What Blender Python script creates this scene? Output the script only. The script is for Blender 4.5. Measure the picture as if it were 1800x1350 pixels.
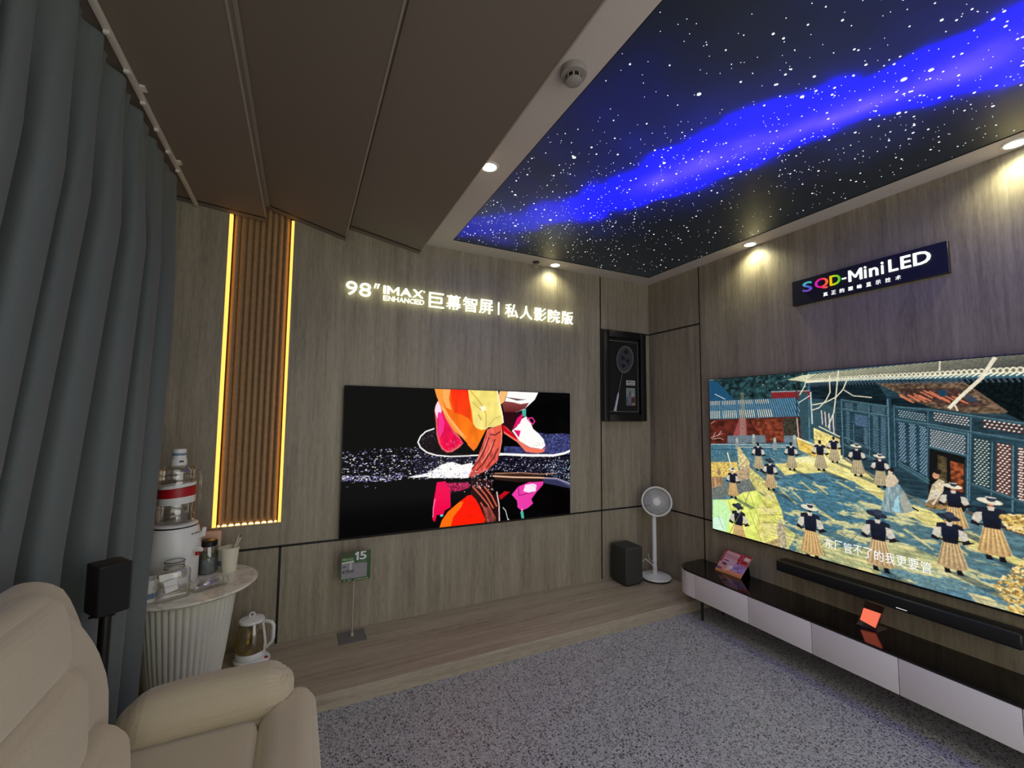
# Showroom corner: two wall televisions, star ceiling, recliner and refreshment table.
import bpy, bmesh, math, random
import numpy as np
from mathutils import Matrix, Vector, noise as mnoise

random.seed(7)
for o in list(bpy.data.objects):
    bpy.data.objects.remove(o)
scene = bpy.context.scene
COL = scene.collection
S = 0.865          # survey units to metres; every length below is in survey units
PI = math.pi

# ------------------------------------------------------------------ camera
def set_camera():
    f, pitch, yaw, roll = 753.23, .0727, -.4543, .0083
    cp, sp, cy, sy = math.cos(pitch), math.sin(pitch), math.cos(yaw), math.sin(yaw)
    fw = Vector((-sy * cp, cy * cp, sp)); ri = Vector((cy, sy, 0)); up = ri.cross(fw)
    r2 = math.cos(roll) * ri + math.sin(roll) * up
    u2 = -math.sin(roll) * ri + math.cos(roll) * up
    cd = bpy.data.cameras.new('camera'); cd.sensor_width = 36; cd.lens = 36 * f / 1800
    cd.clip_start = .05
    co = bpy.data.objects.new('camera', cd); COL.objects.link(co)
    m = Matrix((r2, u2, -fw)).transposed().to_4x4()
    m.translation = Vector((-3.602, -3.7491, 1.8066)) * S
    co.matrix_world = m
    scene.camera = co
set_camera()

# ------------------------------------------------------------------ world and exposure
scene.view_settings.view_transform = 'Standard'
scene.view_settings.look = 'None'
scene.view_settings.gamma = 1
scene.view_settings.use_curve_mapping = False
scene.view_settings.exposure = 0.0
world = bpy.data.worlds.new('showroom_surroundings'); scene.world = world
world.use_nodes = True
world.node_tree.nodes['Background'].inputs[0].default_value = (1.0, 1.0, .92, 1)
world.node_tree.nodes['Background'].inputs[1].default_value = 1.55

# ------------------------------------------------------------------ materials
def lin(c):
    return tuple(((v / 255 + .055) / 1.055) ** 2.4 if v / 255 > .04045 else v / 255 / 12.92 for v in c)
def new_mat(name):
    m = bpy.data.materials.new(name); m.use_nodes = True
    nt = m.node_tree; nt.nodes.clear()
    out = nt.nodes.new('ShaderNodeOutputMaterial')
    return m, nt, out
def N(nt, kind, **kw):
    n = nt.nodes.new(kind)
    for k, v in kw.items():
        if k in n.inputs.keys(): n.inputs[k].default_value = v
        else: setattr(n, k, v)
    return n
def plain(name, col, rough=.5, metal=0, spec=.5, bump=0, bscale=200, var=0, coat=0, sheen=0):
    """a principled material whose colour varies slightly with a noise texture"""
    m, nt, out = new_mat(name)
    b = N(nt, 'ShaderNodeBsdfPrincipled', Roughness=rough, Metallic=metal)
    b.inputs['Specular IOR Level'].default_value = spec
    b.inputs['Coat Weight'].default_value = coat
    b.inputs['Sheen Weight'].default_value = sheen
    tc = N(nt, 'ShaderNodeTexCoord')
    nz = N(nt, 'ShaderNodeTexNoise', Scale=bscale, Detail=3)
    nt.links.new(tc.outputs['Object'], nz.inputs['Vector'])
    c = lin(col)
    rp = N(nt, 'ShaderNodeValToRGB')
    rp.color_ramp.elements[0].color = tuple(v * (1 - var) for v in c) + (1,)
    rp.color_ramp.elements[1].color = tuple(min(1, v * (1 + var)) for v in c) + (1,)
    rp.color_ramp.elements[0].position = .3; rp.color_ramp.elements[1].position = .7
    nt.links.new(nz.outputs['Fac'], rp.inputs['Fac'])
    nt.links.new(rp.outputs['Color'], b.inputs['Base Color'])
    if bump:
        bp = N(nt, 'ShaderNodeBump', Strength=bump, Distance=.002)
        nt.links.new(nz.outputs['Fac'], bp.inputs['Height'])
        nt.links.new(bp.outputs['Normal'], b.inputs['Normal'])
    nt.links.new(b.outputs['BSDF'], out.inputs['Surface'])
    return m
def glow(name, col, strength, raw=False):
    m, nt, out = new_mat(name)
    c = col if raw else lin(col)
    e = N(nt, 'ShaderNodeEmission', Strength=strength); e.inputs['Color'].default_value = tuple(c) + (1,)
    nt.links.new(e.outputs[0], out.inputs['Surface'])
    return m
def grain(name, axis, dark, mid, light, rough=.45):
    """travertine-look laminate with grain running along one axis"""
    m, nt, out = new_mat(name)
    tc = N(nt, 'ShaderNodeTexCoord')
    def streak(sx, sl, detail, dist=0):
        mp = N(nt, 'ShaderNodeMapping')
        sc = [sx, sx, sx]; sc[axis] = sl
        mp.inputs['Scale'].default_value = sc
        nt.links.new(tc.outputs['Object'], mp.inputs['Vector'])
        nz = N(nt, 'ShaderNodeTexNoise', Scale=1, Detail=detail, Roughness=.62, Distortion=dist)
        nt.links.new(mp.outputs[0], nz.inputs['Vector'])
        return nz.outputs['Fac']
    a, b2, c2 = streak(9, .7, 5, .25), streak(38, 1.6, 4, .1), streak(95, 14, 3)
    def mix(f1, f2, w):
        mx = N(nt, 'ShaderNodeMix', data_type='FLOAT'); mx.inputs[0].default_value = w
        nt.links.new(f1, mx.inputs[2]); nt.links.new(f2, mx.inputs[3]); return mx.outputs[0]
    f = mix(mix(a, b2, .5), c2, .28)
    rp = N(nt, 'ShaderNodeValToRGB'); cr = rp.color_ramp
    cr.elements[0].position = .34; cr.elements[0].color = lin(dark) + (1,)
    cr.elements[1].position = .66; cr.elements[1].color = lin(light) + (1,)
    e = cr.elements.new(.49); e.color = lin(mid) + (1,)
    nt.links.new(f, rp.inputs['Fac'])
    bs = N(nt, 'ShaderNodeBsdfPrincipled', Roughness=rough)
    nt.links.new(rp.outputs[0], bs.inputs['Base Color'])
    bp = N(nt, 'ShaderNodeBump', Strength=.15, Distance=.001)
    nt.links.new(f, bp.inputs['Height']); nt.links.new(bp.outputs[0], bs.inputs['Normal'])
    nt.links.new(bs.outputs[0], out.inputs['Surface'])
    return m
def terrazzo():
    m, nt, out = new_mat('terrazzo_floor')
    tc = N(nt, 'ShaderNodeTexCoord')
    def chips(scale, seed):
        mp = N(nt, 'ShaderNodeMapping'); mp.inputs['Location'].default_value = (seed, seed * .7, seed * 1.3)
        nt.links.new(tc.outputs['Object'], mp.inputs['Vector'])
        v = N(nt, 'ShaderNodeTexVoronoi', Scale=scale, Randomness=1.0)
        nt.links.new(mp.outputs[0], v.inputs['Vector'])
        return v
    col = None
    base = N(nt, 'ShaderNodeRGB'); base.outputs[0].default_value = lin((168, 169, 172)) + (1,)
    col = base.outputs[0]
    for scale, seed, thr, rad, colour in ((80, 1.3, .64, .42, (104, 104, 108)), (88, 5.1, .70, .40, (200, 199, 198)), (72, 9.7, .80, .36, (46, 46, 50)), (160, 3.9, .68, .5, (84, 84, 88))):
        v = chips(scale, seed)
        sep = N(nt, 'ShaderNodeSeparateColor'); nt.links.new(v.outputs['Color'], sep.inputs[0])
        pick = N(nt, 'ShaderNodeMath', operation='GREATER_THAN'); pick.inputs[1].default_value = thr
        nt.links.new(sep.outputs[0], pick.inputs[0])
        near = N(nt, 'ShaderNodeMath', operation='LESS_THAN'); near.inputs[1].default_value = rad
        nt.links.new(v.outputs['Distance'], near.inputs[0])
        both = N(nt, 'ShaderNodeMath', operation='MULTIPLY')
        nt.links.new(pick.outputs[0], both.inputs[0]); nt.links.new(near.outputs[0], both.inputs[1])
        mx = N(nt, 'ShaderNodeMix', data_type='RGBA')
        mx.inputs[7].default_value = lin(colour) + (1,)
        nt.links.new(both.outputs[0], mx.inputs[0]); nt.links.new(col, mx.inputs[6])
        col = mx.outputs[2]
    bs = N(nt, 'ShaderNodeBsdfPrincipled', Roughness=.42)
    nt.links.new(col, bs.inputs['Base Color'])
    nt.links.new(bs.outputs[0], out.inputs['Surface'])
    return m
def clear(name, tint=(1, 1, 1), see=.8, rough=.05):
    """thin clear plastic or glass sheet"""
    m, nt, out = new_mat(name)
    tr = N(nt, 'ShaderNodeBsdfTransparent'); tr.inputs[0].default_value = tuple(tint) + (1,)
    bs = N(nt, 'ShaderNodeBsdfGlossy', Roughness=rough); bs.inputs['Color'].default_value = (1, 1, 1, 1)
    lw = N(nt, 'ShaderNodeLayerWeight', Blend=.3)
    mr = N(nt, 'ShaderNodeMapRange'); mr.inputs[3].default_value = 1 - see; mr.inputs[4].default_value = .65
    nt.links.new(lw.outputs['Fresnel'], mr.inputs[0])
    mx = N(nt, 'ShaderNodeMixShader')
    nt.links.new(mr.outputs[0], mx.inputs[0]); nt.links.new(tr.outputs[0], mx.inputs[1]); nt.links.new(bs.outputs[0], mx.inputs[2])
    nt.links.new(mx.outputs[0], out.inputs['Surface'])
    return m
def screen_mat(name, strength):
    """a lit television picture under a glossy panel; the picture is the colour attribute"""
    m, nt, out = new_mat(name)
    at = N(nt, 'ShaderNodeVertexColor', layer_name='picture')
    bs = N(nt, 'ShaderNodeBsdfPrincipled', Roughness=.12)
    bs.inputs['Base Color'].default_value = (.001, .001, .001, 1)
    bs.inputs['Specular IOR Level'].default_value = .05
    nt.links.new(at.outputs['Color'], bs.inputs['Emission Color'])
    bs.inputs['Emission Strength'].default_value = strength
    nt.links.new(bs.outputs[0], out.inputs['Surface'])
    return m
def print_mat(name, rough=.4):
    m, nt, out = new_mat(name)
    at = N(nt, 'ShaderNodeVertexColor', layer_name='picture')
    bs = N(nt, 'ShaderNodeBsdfPrincipled', Roughness=rough)
    nt.links.new(at.outputs['Color'], bs.inputs['Base Color'])
    nt.links.new(bs.outputs[0], out.inputs['Surface'])
    return m
def marble():
    m, nt, out = new_mat('marble_top')
    tc = N(nt, 'ShaderNodeTexCoord')
    nz = N(nt, 'ShaderNodeTexNoise', Scale=3.2, Detail=6, Roughness=.6, Distortion=1.6)
    nt.links.new(tc.outputs['Object'], nz.inputs['Vector'])
    rp = N(nt, 'ShaderNodeValToRGB'); cr = rp.color_ramp
    cr.elements[0].position = .44; cr.elements[0].color = lin((226, 222, 208)) + (1,)
    cr.elements[1].position = .56; cr.elements[1].color = lin((226, 222, 208)) + (1,)
    e = cr.elements.new(.5); e.color = lin((200, 192, 174)) + (1,)
    nt.links.new(nz.outputs['Fac'], rp.inputs['Fac'])
    bs = N(nt, 'ShaderNodeBsdfPrincipled', Roughness=.25)
    nt.links.new(rp.outputs[0], bs.inputs['Base Color']); nt.links.new(bs.outputs[0], out.inputs['Surface'])
    return m
def rainbow(name, axis_stops, strength=1.0):
    """backlit letter whose hue runs across it (generated x)"""
    m, nt, out = new_mat(name)
    tc = N(nt, 'ShaderNodeTexCoord'); sp = N(nt, 'ShaderNodeSeparateXYZ')
    nt.links.new(tc.outputs['Generated'], sp.inputs[0])
    ax, stops = axis_stops
    rp = N(nt, 'ShaderNodeValToRGB'); cr = rp.color_ramp
    cr.elements[0].position = stops[0][0]; cr.elements[0].color = lin(stops[0][1]) + (1,)
    cr.elements[1].position = stops[-1][0]; cr.elements[1].color = lin(stops[-1][1]) + (1,)
    for p, c in stops[1:-1]:
        e = cr.elements.new(p); e.color = lin(c) + (1,)
    nt.links.new(sp.outputs[ax], rp.inputs['Fac'])
    e = N(nt, 'ShaderNodeEmission', Strength=strength)
    nt.links.new(rp.outputs[0], e.inputs[0]); nt.links.new(e.outputs[0], out.inputs['Surface'])
    return m

M = {}
M['wall'] = grain('travertine_wall_panel', 2, *((111, 103, 89), (146, 136, 117), (171, 161, 141)))
M['platform'] = grain('travertine_platform', 0, *((128, 116, 98), (160, 148, 128), (182, 170, 150)))
M['floor'] = terrazzo()
M['joint'] = plain('black_joint', (10, 9, 9), .6)
M['soffit'] = plain('painted_soffit', (205, 195, 190), .75, bump=.05, bscale=300, var=.03)
M['sloped'] = plain('sloped_ceiling_fabric', (126, 115, 104), .8, bump=.1, bscale=400, var=.04)
M['alu'] = plain('pale_metal_trim', (176, 168, 156), .5, metal=.25, var=.05)
M['flute'] = plain('fluted_oak', (156, 126, 90), .55, var=.12, bscale=40)
M['led'] = glow('warm_led_strip', (1.0, .45, .08), 2.1, raw=True)
M['curtain'] = plain('grey_blue_curtain', (140, 148, 147), .85, bump=.25, bscale=500, var=.08, sheen=.3)
M['rail'] = plain('white_curtain_rail', (215, 210, 200), .4)
M['sofa'] = plain('beige_suede', (190, 177, 150), .85, bump=.12, bscale=350, var=.08, sheen=.35)
M['marble'] = marble()
M['cream'] = plain('cream_fluted_base', (225, 224, 210), .5, var=.03)
M['white'] = plain('white_plastic', (232, 233, 230), .3, var=.01)
M['warmwhite'] = plain('warm_white_card', (222, 218, 196), .6, var=.03)
M['offwhite'] = plain('white_lacquer', (232, 226, 230), .35, var=.02)
M['black'] = plain('black_plastic', (14, 14, 15), .35)
M['blackgloss'] = plain('black_glass_top', (10, 8, 8), .08, spec=.6)
M['blackmatt'] = plain('black_cloth_grille', (13, 13, 14), .8, bump=.3, bscale=900, var=.2)
M['darkbox'] = plain('dark_grey_housing', (52, 52, 48), .6, bump=.2, bscale=600, var=.1)
M['bezel'] = plain('dark_metal_bezel', (58, 54, 52), .3, metal=.7)
M['steel'] = plain('grey_steel', (128, 128, 130), .4, metal=.6)
M['pole'] = plain('pale_metal_pole', (200, 192, 180), .35, metal=.5)
M['red'] = plain('red_label', (176, 16, 32), .4, var=.1)
M['blue'] = plain('pale_blue_print', (112, 142, 168), .5, var=.05)
M['brown'] = plain('dark_brown_wrapper', (44, 26, 18), .4)
M['clear'] = clear('clear_plastic', (.97, .97, .95), .88)
M['glass'] = clear('clear_glass', (.95, .95, .9), .86)
M['water'] = clear('still_water', (.93, .94, .93), .93)
M['tea'] = clear('pale_tea', (.80, .70, .36), .93)
M['pinkpack'] = plain('pink_paper', (222, 176, 150), .7, var=.06)
M['mat_board'] = plain('black_mat_board', (17, 16, 15), .9)
M['silver'] = plain('thin_silver_line', (170, 165, 150), .35, metal=.6)
M['sign_white'] = glow('sign_letter_face_light', (.95, 1.0, .93), 1.2, raw=True)
M['sign_halo'] = glow('sign_letter_back_light', (.95, 1.0, .58), 2.0, raw=True)
M['sign_plain'] = glow('sign_board_letter_light', (.95, 1.0, .97), 1.15, raw=True)
M['sign_dark'] = plain('dark_sign_board', (30, 30, 36), .45, var=.05)
M['lamp'] = glow('downlight_lens', (1.0, .97, .72), 9.0, raw=True)
M['screen'] = screen_mat('television_picture', 1.0)
M['printed'] = print_mat('printed_card')
M['subtitle'] = glow('subtitle_light', (.95, 1, 1), 1.0, raw=True)
M['number'] = plain('white_print', (225, 226, 228), .5)
M['ink'] = plain('black_print', (24, 22, 26), .5)
M['orange'] = glow('orange_label_added_glow', (255, 122, 92), .95)  # emission added to make the label bright; not known to be a lamp
M['acrylic'] = clear('red_tinted_acrylic', (.5, .22, .24), .72)
M['bluething'] = plain('pale_blue_rubber', (92, 140, 226), .4, var=.1)
M['detector'] = plain('aged_white_plastic', (152, 145, 138), .5, var=.06, bscale=30)
M['speaker_side'] = plain('brown_black_veneer', (34, 27, 23), .5, var=.2)

# ------------------------------------------------------------------ object helpers
def smooth(me, angle=40):
    me.polygons.foreach_set('use_smooth', [True] * len(me.polygons))
    me.set_sharp_from_angle(angle=math.radians(angle))
def base_matrix(parent):
    """world matrix (survey units) of a thing's Empty or of a part's thing"""
    m = Matrix.Identity(4)
    p = parent
    while p is not None:
        if p.type == 'EMPTY':
            m = Matrix.Translation(Vector(p['survey'])) @ Matrix.Rotation(p.rotation_euler.z, 4, 'Z')
            break
        p = p.parent
    return m
def obj(name, bm, mat, parent=None, label=None, sharp=40, local=False):
    """link one mesh object; its verts are survey coordinates in the room (or local to the thing)"""
    if parent is not None and not local:
        bm.transform(base_matrix(parent).inverted())
    bm.transform(Matrix.Scale(S, 4))
    bmesh.ops.recalc_face_normals(bm, faces=bm.faces)
    me = bpy.data.meshes.new(name); bm.to_mesh(me); bm.free()
    mats = mat if isinstance(mat, (list, tuple)) else [mat]
    for m_ in mats: me.materials.append(M[m_])
    if sharp: smooth(me, sharp)
    o = bpy.data.objects.new(name, me); COL.objects.link(o)
    if parent is not None: o.parent = parent
    if label: o['label'] = label
    return o
def thing(name, label, cat, loc=(0, 0, 0), rotz=0, group=None):
    o = bpy.data.objects.new(name, None); COL.objects.link(o)
    o.empty_display_size = .05
    o.location = Vector(loc) * S; o.rotation_euler = (0, 0, rotz); o['survey'] = list(loc)
    o['label'] = label; o['category'] = cat
    if group: o['group'] = group
    return o
def tag(o, label, cat, group=None):
    o['label'] = label; o['category'] = cat
    if group: o['group'] = group
    return o
def struct(name, bm, mat, parent=None, sharp=40):
    o = obj(name, bm, mat, parent, sharp=sharp)
    if parent is None: o['kind'] = 'structure'
    return o
BM = bmesh.new
def box(bm, x0, x1, y0, y1, z0, z1, mi=0):
    v = [bm.verts.new(p) for p in ((x0, y0, z0), (x1, y0, z0), (x1, y1, z0), (x0, y1, z0), (x0, y0, z1), (x1, y0, z1), (x1, y1, z1), (x0, y1, z1))]
    for f in ((0, 3, 2, 1), (4, 5, 6, 7), (0, 1, 5, 4), (1, 2, 6, 5), (2, 3, 7, 6), (3, 0, 4, 7)):
        bm.faces.new([v[i] for i in f]).material_index = mi
    return bm
def rbox(x0, x1, y0, y1, z0, z1, r=.01, seg=3):
    bm = box(BM(), x0, x1, y0, y1, z0, z1)
    bmesh.ops.bevel(bm, geom=list(bm.edges), offset=r, segments=seg, profile=.5, affect='EDGES')
    return bm
def prism(bm, pts, axis, a, b, mi=0):
    """extrude a 2D outline along an axis (0 x, 1 y, 2 z) from a to b"""
    def P(p, t):
        return (t, p[0], p[1]) if axis == 0 else ((p[0], t, p[1]) if axis == 1 else (p[0], p[1], t))
    A = [bm.verts.new(P(p, a)) for p in pts]; B = [bm.verts.new(P(p, b)) for p in pts]
    n = len(pts)
    bm.faces.new(A).material_index = mi; bm.faces.new(B[::-1]).material_index = mi
    for i in range(n):
        bm.faces.new((A[i], B[i], B[(i + 1) % n], A[(i + 1) % n])).material_index = mi
    return bm
def lathe(bm, prof, c=(0, 0), seg=40, mod=None, close=True):
    """turn a profile of (r, z) about a vertical axis; mod(angle, r, z) -> r"""
    rings = []
    for r, z in prof:
        ring = []
        for i in range(seg):
            a = 2 * PI * i / seg
            q = mod(a, r, z) if mod else r
            ring.append(bm.verts.new((c[0] + q * math.cos(a), c[1] + q * math.sin(a), z)))
        rings.append(ring)
    for k in range(len(rings) - 1):
        for i in range(seg):
            j = (i + 1) % seg
            bm.faces.new((rings[k][i], rings[k][j], rings[k + 1][j], rings[k + 1][i]))
    if close:
        bm.faces.new(rings[0][::-1]); bm.faces.new(rings[-1])
    return bm
def tube(bm, pts, r, seg=8, closed=False):
    pts = [Vector(p) for p in pts]; n = len(pts); rings = []
    rr = r if isinstance(r, (list, tuple)) else [r] * n
    up = Vector((.123, .235, .964))
    for i, p in enumerate(pts):
        a = pts[(i - 1) % n] if (closed or i > 0) else p
        b = pts[(i + 1) % n] if (closed or i < n - 1) else p
        t = (b - a).normalized()
        u = (up - up.dot(t) * t)
        if u.length < 1e-3: u = Vector((1, 0, 0)) - t.x * t
        u.normalize(); w = t.cross(u); up = u
        rings.append([bm.verts.new(p + rr[i] * (math.cos(2 * PI * k / seg) * u + math.sin(2 * PI * k / seg) * w)) for k in range(seg)])
    m = n if closed else n - 1
    for i in range(m):
        A, B = rings[i], rings[(i + 1) % n]
        for k in range(seg):
            j = (k + 1) % seg
            bm.faces.new((A[k], A[j], B[j], B[k]))
    if not closed:
        bm.faces.new(rings[0][::-1]); bm.faces.new(rings[-1])
    return bm
def disc(bm, c, r, nrm, t, seg=40):
    """a flat cylinder of radius r about c, thickness t along nrm"""
    nrm = Vector(nrm).normalized(); c = Vector(c)
    return tube(bm, [c, c + nrm * t], r, seg)
def cushion(x0, x1, y0, y1, z0, z1, r, cuts=10, puff=(0, 0, 0), fn=None):
    """a soft upholstered block: rounded box with bulging faces, then an optional vertex function"""
    bm = BM(); bmesh.ops.create_cube(bm, size=2)
    bmesh.ops.subdivide_edges(bm, edges=list(bm.edges), cuts=cuts, use_grid_fill=True)
    c = Vector(((x0 + x1) / 2, (y0 + y1) / 2, (z0 + z1) / 2)); h = Vector(((x1 - x0) / 2, (y1 - y0) / 2, (z1 - z0) / 2))
    r = min(r, min(h) * .999)
    for v in bm.verts:
        u = v.co.copy()
        # bunch the grid toward the edges so that the rounding is smooth
        q = Vector([math.copysign(abs(a) ** .75, a) for a in u])
        p = Vector([q[i] * h[i] for i in range(3)])
        inner = Vector([max(-(h[i] - r), min(h[i] - r, p[i])) for i in range(3)])
        d = p - inner
        if d.length > 1e-9: p = inner + d.normalized() * r
        for i in range(3):
            a, b = (i + 1) % 3, (i + 2) % 3
            w = (1 - q[a] ** 2) * (1 - q[b] ** 2)
            if abs(u[i]) > .999: p[i] += math.copysign(puff[i] * w, u[i])
        p = p + c
        v.co = fn(p) if fn else p
    return bm
def fit_text(body, x0, x1, z0, z1, thick, bold=0.0, res=3):
    """a mesh of raised lettering fitted to a box: local x across, z up, front face at y = -thick"""
    if body == '1' and bold > .03:      # a heavy one with a slanted flag
        o = [(.42, 0), (1, 0), (1, 1), (.5, 1), (0, .78), (.12, .58), (.42, .68)]
        return prism(BM(), [(x0 + u * (x1 - x0), z0 + v * (z1 - z0)) for u, v in o], 1, -thick, 0)
    if body == 'M':       # drawn by hand: a broad bold M
        o = [(0, 0), (0, 1), (.17, 1), (.5, .46), (.83, 1), (1, 1), (1, 0), (.81, 0), (.81, .66), (.555, .26), (.445, .26), (.19, .66), (.19, 0)]
        return prism(BM(), [(x0 + u * (x1 - x0), z0 + v * (z1 - z0)) for u, v in o], 1, -thick, 0)
    cu = bpy.data.curves.new('lettering', 'FONT'); cu.body = body; cu.size = 1; cu.offset = bold
    cu.extrude = .5; cu.resolution_u = res
    ob = bpy.data.objects.new('lettering', cu); COL.objects.link(ob)
    bpy.context.view_layer.update()
    me = bpy.data.meshes.new_from_object(ob.evaluated_get(bpy.context.evaluated_depsgraph_get()))
    bpy.data.objects.remove(ob); bpy.data.curves.remove(cu)
    bm = BM(); bm.from_mesh(me); bpy.data.meshes.remove(me)
    xs = [v.co.x for v in bm.verts]; ys = [v.co.y for v in bm.verts]
    ax, bx, ay, by = min(xs), max(xs), min(ys), max(ys)
    for v in bm.verts:
        x, y, z = v.co
        v.co = (x0 + (x - ax) / (bx - ax) * (x1 - x0), -thick if z > 0 else 0, z0 + (y - ay) / (by - ay) * (z1 - z0))
    bmesh.ops.remove_doubles(bm, verts=bm.verts, dist=1e-6)
    return bm
def on_right_wall(bm, x):
    """turn lettering built for the back wall so that it stands on the wall to the right: local x -> -y, y -> x"""
    bm.transform(Matrix(((0, 1, 0, x), (-1, 0, 0, 0), (0, 0, 1, 0), (0, 0, 0, 1))))
    return bm

# ------------------------------------------------------------------ flat pictures (screens and prints)
class Canvas:
    """a picture painted shape by shape; (u, v) with v upward, both 0..1"""
    def __init__(s, w, h, bg):
        s.w, s.h = w * 2, h * 2
        s.a = np.empty((s.h, s.w, 3), np.float32); s.a[:] = bg
        s.rng = np.random.RandomState(3)
    def px(s, pts):
        return np.array([(u * s.w, (1 - v) * s.h) for u, v in pts], np.float64)
    def mask(s, pts, raw=False):
        p = np.asarray(pts, np.float64) if raw else s.px(pts)
        x0, y0 = np.maximum(np.floor(p.min(0)).astype(int), 0); x1, y1 = np.minimum(np.ceil(p.max(0)).astype(int) + 1, (s.w, s.h))
        if x1 <= x0 or y1 <= y0: return None
        X, Y = np.meshgrid(np.arange(x0, x1) + .5, np.arange(y0, y1) + .5)
        m = np.zeros(X.shape, bool)
        q = np.roll(p, -1, 0)
        for (ax, ay), (bx, by) in zip(p, q):
            if ay == by: continue
            c = ((ay > Y) != (by > Y)) & (X < (bx - ax) * (Y - ay) / (by - ay) + ax)
            m ^= c
        return (slice(y0, y1), slice(x0, x1)), m, X, Y
    def poly(s, pts, col, a=1.0, raw=False, col2=None, var=0, grain_=(6, 6)):
        r = s.mask(pts, raw)
        if r is None: return
        sl, m, X, Y = r
        c = np.empty(m.shape + (3,), np.float32); c[:] = col
        if col2 is not None:      # vertical gradient to a second colour
            t = ((Y - Y.min()) / max(1, Y.max() - Y.min()))[..., None]
            c = c * (1 - t) + np.array(col2, np.float32) * t
        if var:
            c *= (1 + var * (s.noise(m.shape, *grain_) - .5) * 2)[..., None]
        w = (m * a)[..., None]
        s.a[sl] = s.a[sl] * (1 - w) + c * w
    def noise(s, shape, cx, cy):
        h, w = shape
        gh, gw = int(h / cy) + 2, int(w / cx) + 2
        g = s.rng.rand(gh, gw)
        y = np.arange(h) / cy; x = np.arange(w) / cx
        yi, xi = y.astype(int), x.astype(int); fy, fx = (y - yi)[:, None], (x - xi)[None]
        return (g[yi][:, xi] * (1 - fy) * (1 - fx) + g[yi + 1][:, xi] * fy * (1 - fx) + g[yi][:, xi + 1] * (1 - fy) * fx + g[yi + 1][:, xi + 1] * fy * fx)
    def line(s, pts, w, col, a=1.0, raw=False):
        p = np.asarray(pts, np.float64) if raw else s.px(pts)
        for (x0, y0), (x1, y1) in zip(p[:-1], p[1:]):
            d = np.array((x1 - x0, y1 - y0)); L = np.hypot(*d)
            if L < 1e-6: continue
            n = np.array((-d[1], d[0])) / L * w / 2; e = d / L * w * .3
            s.poly([(x0 - e[0] + n[0], y0 - e[1] + n[1]), (x1 + e[0] + n[0], y1 + e[1] + n[1]), (x1 + e[0] - n[0], y1 + e[1] - n[1]), (x0 - e[0] - n[0], y0 - e[1] - n[1])], col, a, True)
    def ell(s, c, rx, ry, col, a=1.0, raw=False, rot=0, n=18):
        (cx, cy), = (np.asarray([c]) if raw else s.px([c]))
        t = np.linspace(0, 2 * PI, n, endpoint=False)
        x, y = rx * np.cos(t), ry * np.sin(t)
        s.poly(np.c_[cx + x * math.cos(rot) - y * math.sin(rot), cy + x * math.sin(rot) + y * math.cos(rot)], col, a, True)
    def specks(s, pts, n, cols, r=(1, 2.5), flat=1.0, dens=None):
        k = s.mask(pts)
        if k is None: return
        sl, m, X, Y = k
        ys, xs = np.nonzero(m)
        if not len(ys): return
        for i in s.rng.randint(0, len(ys), n):
            rr = r[0] + (r[1] - r[0]) * s.rng.rand() ** 2
            s.ell((X[ys[i], xs[i]], Y[ys[i], xs[i]]), rr, rr * flat, cols[s.rng.randint(len(cols))], 1, True, 0, 8)
    def blur_region(s, pts, k=3):
        r = s.mask(pts)
        if r is None: return
        sl, m, X, Y = r
        b = s.a[sl].copy()
        for ax in (0, 1):
            acc = np.zeros_like(b)
            for d in range(-k, k + 1): acc += np.roll(b, d, ax)
            b = acc / (2 * k + 1)
        s.a[sl] = np.where(m[..., None], b, s.a[sl])
    def result(s):
        a = s.a.reshape(s.h // 2, 2, s.w // 2, 2, 3).mean((1, 3))
        a = np.clip(a / 255, 0, 1)
        return np.where(a > .04045, ((a + .055) / 1.055) ** 2.4, a / 12.92)
def picture(name, rgb, origin, ux, uz, mat, parent):
    """a flat sheet carrying rgb (rows from the top) as a colour attribute; origin is its lower left corner"""
    h, w = rgb.shape[:2]
    o = np.array(origin) ; ux = np.array(ux); uz = np.array(uz)
    minv = np.array(base_matrix(parent).inverted())
    u = np.linspace(0, 1, w); v = np.linspace(1, 0, h)
    P = (o[None, None] + u[None, :, None] * ux + v[:, None, None] * uz).reshape(-1, 3)
    P = (P @ minv[:3, :3].T + minv[:3, 3]) * S
    idx = np.arange(h * w).reshape(h, w)
    quads = np.stack([idx[1:, :-1], idx[1:, 1:], idx[:-1, 1:], idx[:-1, :-1]], -1).reshape(-1)
    nq = len(quads) // 4
    me = bpy.data.meshes.new(name)
    me.vertices.add(h * w); me.vertices.foreach_set('co', P.ravel().astype(np.float32))
    me.loops.add(nq * 4); me.loops.foreach_set('vertex_index', quads.astype(np.int32))
    me.polygons.add(nq); me.polygons.foreach_set('loop_start', np.arange(0, nq * 4, 4, dtype=np.int32))
    me.update(calc_edges=True)
    at = me.color_attributes.new('picture', 'FLOAT_COLOR', 'POINT')
    at.data.foreach_set('color', np.concatenate([rgb.reshape(-1, 3), np.ones((h * w, 1))], 1).astype(np.float32).ravel())
    me.materials.append(M[mat])
    ob = bpy.data.objects.new(name, me); COL.objects.link(ob); ob.parent = parent
    return ob

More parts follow.
